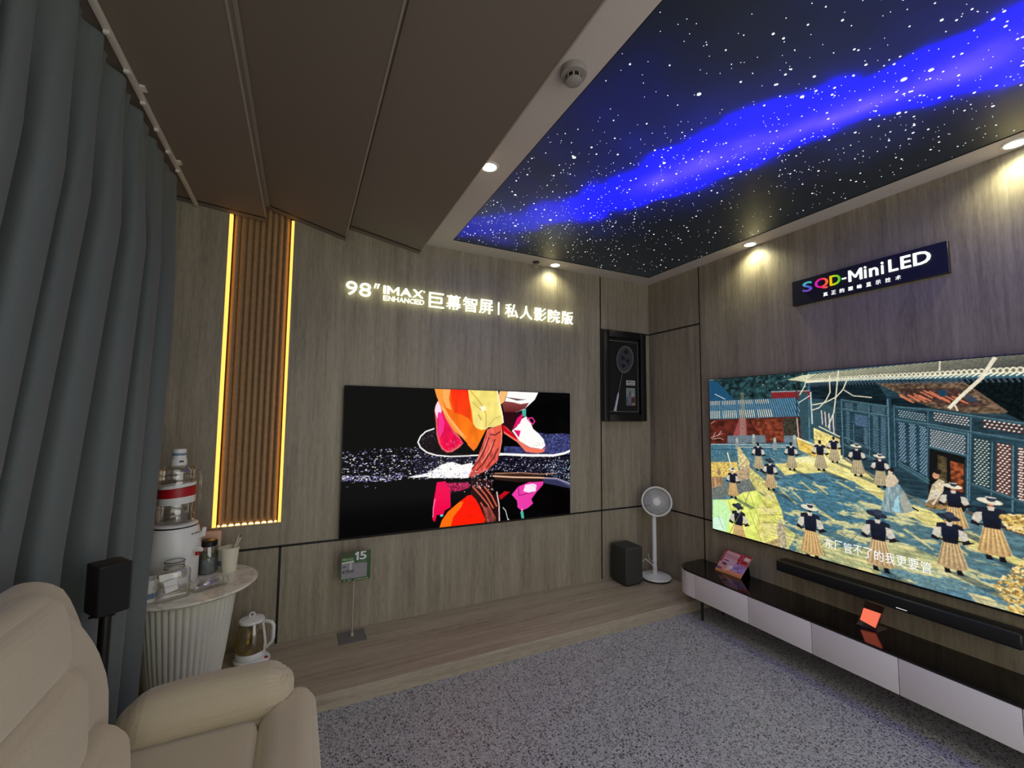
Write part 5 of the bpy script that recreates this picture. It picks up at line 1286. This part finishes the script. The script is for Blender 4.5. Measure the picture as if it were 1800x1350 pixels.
# ------------------------------------------------------------------ price card on its stand, kettle
def price_stand():
    px, py = -3.188, -.122
    t = thing('price_stand', 'green price card reading 15 on a thin pole, below the smaller television', 'price stand', (px, py, PZ))
    bm = rbox(-3.288, -3.090, -.232, -.040, PZ, PZ + .006, .001, 1); obj('base_plate', bm, 'steel', t)
    bm = BM(); tube(bm, [(px, py, PZ + .005), (px, py, PZ + .025)], .014, 14); obj('collar', bm, 'pole', t)
    bm = BM(); tube(bm, [(px, py, PZ + .02), (px, py, .56)], .005, 10); obj('pole', bm, 'pole', t)
    x0, x1, z0, z1, y = -3.292, -3.068, .515, .735, -.130
    c = Canvas(112, 110, (52, 84, 40))
    c.poly([(0, .0), (1, .0), (1, 1), (.42, 1), (.42, .82), (0, .72)], (46, 86, 42), var=.12)
    c.poly([(0, .72), (.44, .82), (.44, 1), (0, 1)], (62, 70, 40), .9)
    c.poly([(.05, .10), (.88, .10), (.88, .58), (.46, .60), (.46, .64), (.05, .64)], (146, 142, 146), var=.06)
    c.poly([(.31, .36), (.38, .36), (.38, .62), (.31, .62)], (186, 192, 188)); c.poly([(.05, .62), (.44, .64), (.44, .70), (.05, .67)], (206, 214, 200))
    c.poly([(.08, .49), (.19, .50), (.19, .53), (.08, .52)], (50, 44, 50))
    for i in range(9): c.poly([(.06 + .042 * i, .72), (.09 + .042 * i, .72), (.09 + .042 * i, .80), (.06 + .042 * i, .80)], (150, 190, 140), .75, var=.4, grain_=(3, 3))
    for u in (.02, .15, .28, .34, .50, .57, .63, .69, .76, .83, .90): c.ell((u, .045), 4, 4, (222, 214, 186))
    for i in range(6): c.poly([(.56 + .05 * i, .60), (.59 + .05 * i, .60), (.59 + .05 * i, .66), (.56 + .05 * i, .66)], (120, 128, 112), .8)
    picture('card_face', c.result(), (x0, y - .0042, z0), (x1 - x0, 0, .0), (0, 0, z1 - z0), 'printed', t)
    bm = BM(); box(bm, x0, x1, y - .004, y, z0, z1); obj('card_board', bm, 'cardgreen', t)
    for i, (a, b) in enumerate(((.47, .60), (.63, .86))):
        bm = fit_text('15'[i], x0 + a * (x1 - x0), x0 + b * (x1 - x0), z0 + .70 * (z1 - z0), z0 + .985 * (z1 - z0), .0008, .035 if i == 0 else .022)
        bm.transform(Matrix.Translation((0, y - .0044, 0))); obj('printed_number', bm, 'number', t, sharp=0)
    bm = fit_text('¥19599', x0 + .07 * (x1 - x0), x0 + .44 * (x1 - x0), z0 + .28 * (z1 - z0), z0 + .40 * (z1 - z0), .0008, .01)
    bm.transform(Matrix.Translation((0, y - .0044, 0))); obj('printed_price', bm, 'ink', t, sharp=0)
M['cardgreen'] = plain('green_card', (46, 86, 42), .5)
price_stand()
def kettle():
    x, y = -3.858, -.170
    t = thing('kettle_stand', 'white round kettle stand with a red switch on the platform beside the fluted table', 'kettle stand', (x, y, PZ))
    bm = BM(); lathe(bm, [(.095, PZ), (.102, PZ + .008), (.102, PZ + .022), (.092, PZ + .028)], (x, y), 36, mod=lambda a, r, z: r + .034 * max(0, math.cos(a + .55)) ** 6); obj('base', bm, 'white', t)
    bm = BM(); lathe(bm, [(.013, PZ + .027), (.013, PZ + .031)], (x + .100, y - .060), 18); bm.transform(Matrix.Translation((0, 0, 0))); obj('switch', bm, 'red', t, 'round red switch')
    k = thing('kettle', 'glass kettle of pale yellow tea with white lid and handle, beside the fluted table', 'kettle', (x, y, PZ + .03))
    b = PZ + .029
    bm = BM(); lathe(bm, [(.084, b), (.092, b + .006), (.092, b + .036), (.088, b + .042)], (x, y), 36); obj('heating_collar', bm, 'white', k)
    prof = [(.088, b + .042), (.098, b + .075), (.098, b + .12), (.088, b + .18), (.074, b + .235)]
    bm = BM(); lathe(bm, prof, (x, y), 40, close=False); obj('glass_jug', bm, 'glass', k)
    bm = BM(); lathe(bm, [(.084, b + .044), (.094, b + .075), (.094, b + .118), (.088, b + .150)], (x, y), 40); obj('tea', bm, 'tea', k, 'pale yellow tea')
    bm = BM(); lathe(bm, [(.077, b + .232), (.080, b + .240), (.076, b + .250), (.03, b + .262), (.0, b + .263)], (x, y), 36, close=False); kl = obj('lid', bm, 'white', k)
    bm = BM(); tube(bm, [(x + .016 * math.cos(q * PI / 8), y, b + .276 + .016 * math.sin(q * PI / 8)) for q in range(16)], .005, 8, True); obj('lid_loop', bm, 'white', kl)
    hx = .86; hy = -.51
    P = lambda r, z: (x + hx * r, y + hy * r, b + z)
    bm = BM(); tube(bm, [P(.078, .236), P(.105, .240), P(.145, .234), P(.160, .215), P(.160, .13), P(.150, .105), P(.108, .060)], [.010, .011, .012, .012, .012, .011, .009], 12); obj('handle', bm, 'white', k)
    bm = BM(); tube(bm, [P(.079, .240), P(.095, .16), P(.104, .10), P(.100, .050), P(.092, .03)], .0095, 12); obj('handle_strap', bm, 'white', k)
kettle()

# ------------------------------------------------------------------ refreshment table
TX, TY, TZ = -4.182, -.412, .750
def side_table():
    t = thing('side_table', 'round marble topped table on a tapering fluted white base beside the curtain', 'table', (TX, TY, PZ))
    bm = BM(); lathe(bm, [(.10, TZ - .024), (.342, TZ - .024), (.356, TZ - .018), (.362, TZ - .010), (.358, TZ - .003), (.350, TZ)], (TX, TY), 72); obj('tabletop', bm, 'marble', t)
    nf = 44
    mod = lambda a, r, z: r * (1 + .020 * (abs(math.cos(a * nf / 2)) * 2 - 1))
    bm = BM(); lathe(bm, [(.172, PZ), (.178, PZ + .03), (.205, .32), (.232, .55), (.250, TZ - .04), (.252, TZ - .024)], (TX - .005, TY), nf * 8, mod=mod); obj('fluted_base', bm, 'cream', t, sharp=60)
side_table()
def dispenser():
    x, y = -4.288, -.365
    t = thing('water_dispenser', 'white tabletop water dispenser under the big water bottle', 'water dispenser', (x, y, TZ))
    sq = lambda a, r, z: r * (1 + (.07 if z < 1.0 else .0) * math.cos(2 * (a - .4)) ** 2)
    bm = BM(); lathe(bm, [(.118, TZ), (.124, TZ + .01), (.126, .90), (.134, .965), (.136, 1.02), (.128, 1.075), (.118, 1.100)], (x, y), 48, mod=sq); obj('body', bm, 'white', t)
    bm = BM(); lathe(bm, [(.1185, 1.098), (.121, 1.103), (.1185, 1.107)], (x, y), 48); obj('seal_ring', bm, 'black', t, 'thin black ring')
    bm = BM(); lathe(bm, [(.118, 1.107), (.118, 1.113), (.108, 1.120), (.085, 1.120)], (x, y), 48); obj('top_collar', bm, 'white', t)
    a = -.50; d = Vector((math.cos(a), math.sin(a), 0)); s = Vector((-d.y, d.x, 0)); c0 = Vector((x, y, 0))
    bm = BM(); tube(bm, [c0 + d * .120 + Vector((0, 0, .955)), c0 + d * .170 + Vector((0, 0, .962)), c0 + d * .186 + Vector((0, 0, .955))], [.020, .016, .010], 12); tp = obj('tap', bm, 'white', t)
    bm = BM(); tube(bm, [c0 + d * .158 + Vector((0, 0, .95)), c0 + d * .158 + Vector((0, 0, .925))], .013, 12); obj('tap_nozzle', bm, 'red', tp, 'red tap collar')
    bm = BM(); p = c0 + d * .100; tube(bm, [p + s * .05 + Vector((0, 0, 1.02)), p + s * .05 + d * .045 + Vector((0, 0, 1.035)), p + s * .055 + d * .05 + Vector((0, 0, 1.08))], [.02, .016, .012], 10); obj('spout_guard', bm, 'white', t)
    bm = fit_text('~ ~~~', 0, .065, 1.052, 1.064, .0008, 0)
    bm.transform(Matrix.Translation(c0 + d * .1345 - s * .028) @ Matrix(((s.x, -d.x, 0, 0), (s.y, -d.y, 0, 0), (0, 0, 1, 0), (0, 0, 0, 1))))
    obj('faint_print', bm, 'steel', t, 'short grey unreadable print', sharp=0)
    # bottle standing in the collar
    bz = 1.1205
    b = thing('water_bottle', 'large clear plastic water bottle with red and white label and white cap on the dispenser', 'bottle', (x, y, bz))
    prof = [(.070, bz), (.090, bz + .012)]
    for k in range(7):
        z = bz + .03 + k * .042
        prof += [(.095, z), (.092, z + .014), (.095, z + .028)]
    prof += [(.094, 1.445), (.080, 1.465), (.045, 1.474), (.032, 1.478)]
    bm = BM(); lathe(bm, prof, (x, y), 44, close=False); obj('shell', bm, 'clear', b)
    bm = BM(); lathe(bm, [(.066, bz + .004), (.088, bz + .016), (.089, bz + .10)], (x, y), 40); obj('water', bm, 'water', b)
    def band(z0, z1, r, tilt, mat, nm):
        bm = BM(); n = 48; A, B = [], []
        for q in range(n):
            a_ = 2 * PI * q / n; dz = tilt * math.cos(a_ + .2)
            A.append(bm.verts.new((x + r * math.cos(a_), y + r * math.sin(a_), z0 + dz))); B.append(bm.verts.new((x + r * math.cos(a_), y + r * math.sin(a_), z1 + dz)))
        for q in range(n): bm.faces.new((A[q], A[(q + 1) % n], B[(q + 1) % n], B[q]))
        obj(nm, bm, mat, b)
    band(1.240, 1.282, .0962, .006, 'white', 'label'); band(1.282, 1.338, .0964, .006, 'red', 'label'); band(1.338, 1.358, .0962, .012, 'white', 'label')
    bm = BM(); lathe(bm, [(.041, 1.474), (.043, 1.480), (.040, 1.515), (.036, 1.518), (.036, 1.545)], (x, y), 30); obj('neck_wrap', bm, 'white', b)
    bm = BM(); lathe(bm, [(.0362, 1.552), (.0362, 1.574), (.033, 1.577)], (x, y), 30); cp = obj('cap', bm, 'white', b)
    bm = BM(); lathe(bm, [(.0365, 1.536), (.0365, 1.552)], (x, y), 30); obj('cap_band', bm, 'blue', cp, 'pale blue band')
    bm = BM(); box(bm, -.012, .012, -.0008, 0, 1.495, 1.505); bm.transform(Matrix.Translation((x + .020, y - .036, 0)) @ Matrix.Rotation(.5, 4, 'Z')); obj('date_print', bm, 'ink', b)
    # moulded handle at the right side
    hp = c0 + Vector((.094, -.02, 0))
    bm = BM(); pts = [hp + Vector((0, 0, 1.445)), hp + Vector((.022, 0, 1.44))]
    for k in range(8): pts.append(hp + Vector((.026 + (.004 if k % 2 else 0), 0, 1.425 - k * .03)))
    pts += [hp + Vector((.018, 0, 1.185)), hp + Vector((0, 0, 1.175))]
    tube(bm, pts, .007, 8); obj('handle', bm, 'clear', b)
dispenser()
def paper_cup(name, label, x, y, h, r0, r1, mat, bandc=None, group=None):
    t = thing(name, label, 'cup', (x, y, TZ), 0, group)
    bm = BM(); lathe(bm, [(r0, TZ), (r1, TZ + h), (r1 + .0025, TZ + h), (r1 + .0025, TZ + h + .004), (r1 - .001, TZ + h + .004), (r1 - .002, TZ + h - .004), (r0 - .002, TZ + .006), (.002, TZ + .006)], (x, y), 30, close=False); obj('cup_wall', bm, mat, t)
    if bandc:
        q = lambda k: r0 + (r1 - r0) * k + .0006
        bm = BM(); lathe(bm, [(q(.16), TZ + h * .16), (q(.42), TZ + h * .42)], (x, y), 30, close=False); obj('printed_band', bm, bandc, t, 'pale blue printed band')
    return t
paper_cup('paper_cup', 'white paper cup with pale blue band between the black-lidded jar and the spoon cup', -4.046, -.164, .125, .036, .046, 'white', 'blue', 'blue banded paper cups')
paper_cup('paper_cup', 'white paper cup with pale blue band at the table edge by the curtain', -4.335, -.625, .118, .034, .044, 'white', 'blue', 'blue banded paper cups')
def stick_cup():
    x, y = -4.000, -.262
    paper_cup('paper_cup', 'cream paper cup holding paper-wrapped sticks at the right of the marble table', x, y, .155, .041, .053, 'warmwhite')
    for i, (dx, dy, l, m) in enumerate(((.050, -.026, .222, 'warmwhite'), (.056, -.013, .230, 'brown'), (.058, .0, .212, 'warmwhite'), (.050, .013, .216, 'brown'), (.046, .026, .226, 'warmwhite'))):
        bm = BM(); A = Vector((x - .020, y + dy, TZ + .012)); B = Vector((x + dx, y + dy, TZ + l)); d = (B - A).normalized(); s = d.cross(Vector((0, 1, 0))).normalized() * .003; w = Vector((0, .0052, 0))
        v = [bm.verts.new(p) for p in (A - w - s, A + w - s, A + w + s, A - w + s, B - w - s, B + w - s, B + w + s, B - w + s)]
        for f in ((0, 3, 2, 1), (4, 5, 6, 7), (0, 1, 5, 4), (1, 2, 6, 5), (2, 3, 7, 6), (3, 0, 4, 7)): bm.faces.new([v[k] for k in f])
        o = obj('wrapped_stick', bm, m)
        tag(o, ('cream wrapped stick leaning in the cream paper cup' if m == 'warmwhite' else 'dark brown wrapped stick leaning in the cream paper cup'), 'stick', 'cream wrapped sticks in the cup' if m == 'warmwhite' else 'brown wrapped sticks in the cup')
stick_cup()
def jar():
    x, y = -4.124, -.238
    t = thing('glass_jar', 'clear glass jar with a black lid beside the water dispenser', 'jar', (x, y, TZ))
    bm = BM(); lathe(bm, [(.050, TZ), (.055, TZ + .008), (.055, TZ + .155), (.046, TZ + .178)], (x, y), 32, close=False); obj('glass_body', bm, 'glass', t)
    bm = BM(); lathe(bm, [(.048, TZ + .004), (.052, TZ + .012), (.052, TZ + .10)], (x, y), 32); obj('contents', bm, 'jarblue', t, 'grey blue contents')
    bm = BM(); lathe(bm, [(.0515, TZ + .101), (.0515, TZ + .128)], (x, y), 32); obj('contents', bm, 'jargreen', t, 'olive top layer of the contents')
    bm = BM(); lathe(bm, [(.049, TZ + .176), (.050, TZ + .206), (.044, TZ + .212), (.0, TZ + .213)], (x, y), 32, close=False); obj('lid', bm, 'black', t, 'glossy black lid')
M['jarblue'] = plain('grey_blue_sachets', (104, 118, 126), .6, var=.35, bscale=60)
M['jargreen'] = plain('olive_sachets', (84, 88, 66), .6, var=.2)
jar()
def pack():
    x, y = -4.150, -.095
    t = thing('paper_pack', 'pinkish paper packet standing behind the black-lidded jar', 'packet', (x, y, TZ), .25)
    obj('packet', cushion(x - .075, x + .075, y - .022, y + .022, TZ, TZ + .235, .012, 8, puff=(0, .006, .0)), 'pinkpack', t)
    bm = BM(); box(bm, x + .03, x + .075, y - .034, y - .026, TZ + .03, TZ + .19); obj('side_flap', bm, 'warmwhite', t)
pack()
def clear_tub():
    x, y = -4.238, -.560
    t = thing('clear_tub', 'clear plastic tub with ribbed screw lid in front of the water dispenser', 'tub', (x, y, TZ))
    bm = BM(); lathe(bm, [(.056, TZ), (.062, TZ + .006), (.062, TZ + .125), (.046, TZ + .150)], (x, y), 36, close=False); obj('tub_wall', bm, 'clear', t)
    bm = BM(); lathe(bm, [(.048, TZ + .150), (.048, TZ + .188), (.043, TZ + .192), (.0, TZ + .192)], (x, y), 72, mod=lambda a, r, z: r * (1 + .015 * math.cos(36 * a)), close=False); tl = obj('lid', bm, 'clear', t)
    for z in (TZ + .151, TZ + .186):
        bm = BM(); tube(bm, [(x + .0485 * math.cos(q * PI / 18), y + .0485 * math.sin(q * PI / 18), z) for q in range(36)], .0022, 6, True); obj('lid_ring', bm, 'darkbox', tl, 'dark ring of the lid')
clear_tub()
def clamshell(name, label, pts, loc, rot, w, d, h, lab):
    t = thing(name, label, 'plastic box', loc, rot)
    x, y, z = 0, 0, 0
    bm = rbox(-w / 2, w / 2, -d / 2, d / 2, 0, h, .014, 4); obj('box_shell', bm, 'clear', t, local=True)
    bm = rbox(-w / 2 - .004, w / 2 + .004, -d / 2 - .004, d / 2 + .004, h * .48, h * .54, .002, 1); obj('rim', bm, 'clear', t, local=True)
    if lab:
        bm = BM(); box(bm, -w * .26, w * .10, -d / 2 - .0022, -d / 2 - .0012, h * .34, h * .74); bm.transform(Matrix.Translation((0, 0, h * .5)) @ Matrix.Rotation(-.2, 4, 'Y') @ Matrix.Translation((0, 0, -h * .5))); obj('white_label', bm, 'white', t, 'square white label', local=True)
    return t
clamshell('plastic_box', 'clear plastic box standing on edge with a square white label, in front of the dispenser', None, (-4.222, -.655, TZ), .42, .16, .05, .165, True)
clamshell('plastic_box', 'flat clear plastic box lying at the front of the marble table', None, (-4.068, -.535, TZ), .55, .19, .09, .045, False)

# ------------------------------------------------------------------ curtain, rail, wall panel by the curtain
def curtain_rail():
    t = thing('curtain_rail', 'white ceiling curtain rail above the grey blue curtain', 'curtain rail', (-4.35, -3, 3.30))
    obj('rail', rbox(-4.363, -4.337, -6.0, -.03, 3.300, 3.3185, .003, 2), 'rail', t)
    for k in range(24):
        y = -.55 - k * .215
        bm = BM(); box(bm, -4.36, -4.34, y - .006, y + .006, 3.286, 3.302); obj('glider', bm, 'rail', t)
    for y in (-.62, -1.28, -1.88, -2.6):
        bm = BM(); box(bm, -4.340, -4.318, y - .02, y + .02, 3.311, 3.321); obj('ceiling_clip', bm, 'rail', t)
curtain_rail()
def curtain():
    """heavy pleated drape: close pleats at the heading that open into deep folds lower down"""
    rng = random.Random(5)
    ny, nz = 760, 46; y0, y1 = -.735, -5.4
    L = y0 - y1
    # cumulative phase with varying fold widths
    marks = [0]; 
    while marks[-1] < L + .5: marks.append(marks[-1] + rng.uniform(.13, .24))
    amp = [rng.uniform(.7, 1.15) for _ in marks]
    bm = BM(); V = []
    for j in range(nz + 1):
        z = 3.288 - (3.288 - .03) * j / nz; k = j / nz; row = []
        for i in range(ny + 1):
            s = L * i / ny
            a = 0
            while marks[a + 1] < s: a += 1
            f = (s - marks[a]) / (marks[a + 1] - marks[a]); A = amp[a] * (1 - f) + amp[a + 1] * f
            low = math.sin(2 * PI * f); low = math.copysign(abs(low) ** .8, low)
            top = .55 * math.sin(2 * PI * f) + .45 * math.sin(4 * PI * f + a)
            w = min(1, k * 5)
            dpt = A * (.026 * (1 - w) * top + w * (.066 + .010 * k) * low)
            sway = .012 * k * math.sin(3.1 * s + 2 * k)
            x = -4.392 + dpt + sway - .118 * min(1, max(0, (s - .25) / .5)) * min(1, 1.6 * k)
            if s < .12: x += .045 * (1 - s / .12) * min(1, k * 3)
            y = y0 - s + .034 * w * math.sin(4 * PI * f) * min(1, s * 4) - .125 * k + .32 * (1 - k) ** 1.2 * math.exp(-s / .6)
            zz = z + (.012 * abs(math.sin(PI * f)) if j == 0 else 0)
            if zz < .30 and y > -.80: zz = zz
            row.append(bm.verts.new((x, y, zz)))
        V.append(row)
    for j in range(nz):
        for i in range(ny): bm.faces.new((V[j][i], V[j][i + 1], V[j + 1][i + 1], V[j + 1][i]))
    t = thing('curtain', 'floor-length grey blue pleated curtain along the left side', 'curtain', (-4.4, -3, 0))
    bmesh.ops.solidify(bm, geom=list(bm.faces), thickness=.003)
    obj('drape', bm, 'curtain', t, sharp=180)
curtain()
def wall_panel_switch():
    t = thing('wall_control', 'white upright wall plate half hidden by the curtain edge', 'wall plate', (-4.5, 0, 1.7))
    obj('plate', rbox(-4.560, -4.462, -.050, 0, 1.715, 2.055, .008, 2), 'white', t)
    bm = BM(); box(bm, -4.545, -4.495, -.052, -.050, 1.90, 2.02); obj('display', bm, 'offwhite', t)
wall_panel_switch()

# ------------------------------------------------------------------ speaker on a stand behind the recliner
def speaker():
    x, y = -4.272, -1.455; a = .62
    st = thing('speaker_stand', 'black pole stand behind the recliner carrying the small black speaker', 'speaker stand', (x, y, 0))
    bm = BM(); lathe(bm, [(.075, 0), (.075, .008), (.066, .012)], (x - .035, y + .03), 32); obj('base', bm, 'black', st)
    bm = BM(); tube(bm, [(x, y, .01), (x, y, 1.012)], .020, 14); obj('pole', bm, 'black', st)
    bm = rbox(x - .04, x + .04, y - .04, y + .04, 1.008, 1.016, .001, 1); obj('top_plate', bm, 'black', st)
    sp = thing('speaker', 'small black box speaker on the stand in front of the curtain', 'speaker', (x, y, 1.016), a)
    w, d, h = .118, .100, .190
    bm = rbox(-d / 2, d / 2, -w / 2, w / 2, 1.016 - 1.016, h, .005, 2); obj('cabinet', bm, 'speaker_side', sp, local=True)
    bm = rbox(d / 2 - .002, d / 2 + .006, -w / 2 + .002, w / 2 - .002, .002, h - .002, .002, 1); obj('front_grille', bm, 'speaker_side', sp, local=True)
    bm = rbox(-d / 2 + .002, d / 2 - .002, -w / 2 - .004, -w / 2 + .002, .003, h - .003, .002, 1); obj('side_panel', bm, 'blackmatt', sp, local=True)
speaker()

# ------------------------------------------------------------------ recliner
def recliner():
    t = thing('recliner', 'large beige suede recliner armchair in the lower left corner facing the larger television', 'armchair', (-3.9, -2.2, 0))
    yc = -2.22
    # back: slightly reclined shell with a strongly rounded top
    def lean(p):
        k = max(0, p.z - .45); return Vector((p.x - .06 * k, p.y, p.z))
    def shell(p):
        q = p.copy(); h = (p.z - .30) / .98
        hw = 1.0 - .42 * max(0, (h - .52) / .48) ** 1.7 + .08 * max(0, .6 - h)
        q.y = yc + (p.y - yc) * hw
        return lean(q)
    obj('back_shell', cushion(-4.355, -4.215, yc - .64, yc + .64, .30, 1.285, .068, 16, fn=shell), 'sofa', t, sharp=0)
    def head(p):
        h = (p.z - 1.02) / .27; q = p.copy()
        q.y = yc + (p.y - yc) * (1 - .22 * max(0, h) ** 2)
        return lean(q)
    hc = obj('head_cushion', cushion(-4.290, -4.155, yc - .30, yc + .300, 1.015, 1.290, .066, 12, puff=(.022, 0, .006), fn=head), 'sofa', t, sharp=0)
    obj('lumbar_cushion', cushion(-4.285, -4.130, yc - .32, yc + .330, .72, 1.040, .07, 12, puff=(.030, 0, 0), fn=lean), 'sofa', t, sharp=0)
    obj('lower_back_cushion', cushion(-4.27, -4.075, yc - .44, yc + .500, .46, .765, .09, 12, puff=(.035, 0, 0), fn=lean), 'sofa', t, sharp=0)
    for s in (1, -1):
        y = yc + s * .44
        obj('back_wing', cushion(-4.29, -4.175, y - .190, y + .190, .60, 1.22, .056, 10, puff=(.010, 0, 0), fn=lambda p: lean(Vector((p.x, p.y - s * .34 * max(0, (p.z - .78) / .44) ** 1.6, p.z)))), 'sofa', t, sharp=0)
    # seat
    obj('seat_cushion', cushion(-4.22, -3.712, yc - .60, yc + .690, .30, .525, .05, 12, puff=(0, 0, .012)), 'sofa', t, sharp=0)
    obj('footrest_pad', cushion(-3.716, -3.492, yc - .86, yc + .850, .07, .540, .085, 14, puff=(.02, .01, .012)), 'sofa', t, sharp=0)
    obj('seat_base', cushion(-4.15, -3.70, yc - .84, yc + .82, .05, .34, .03, 8), 'sofa', t, sharp=0)
    # arms: a fat rolled pad on an upholstered side
    for s in (1, -1):
        y = yc + s * .770
        def roll(p):
            q = p.copy(); f = (p.x + 3.90) / .30
            wr = 0
            if p.x > -3.72: wr = .004 * math.sin(46 * math.atan2(p.z - .565, (p.y - y) * 1.0)) * min(1, (p.x + 3.72) / .07)
            q.z += -.020 * max(0, -f) ** 2 + wr
            q.x -= .050 * ((p.z - .565) / .1 < -.2) * min(1, (.565 - p.z) / .1)
            return q
        obj('armrest', cushion(-4.205, -3.605, y - .120, y + .112, .465, .672, .100, 16, puff=(.02, .006, .008), fn=roll), 'sofa', t, sharp=0)
        obj('arm_side', cushion(-4.15, -3.70, y - .100, y + .095, .05, .52, .035, 10, puff=(0, .012, 0)), 'sofa', t, sharp=0)
    for x in (-4.15, -3.6):
        for y in (yc - .65, yc + .65):
            bm = BM(); lathe(bm, [(.022, 0), (.026, .09)], (x, y), 16); obj('foot', bm, 'black', t)
recliner()
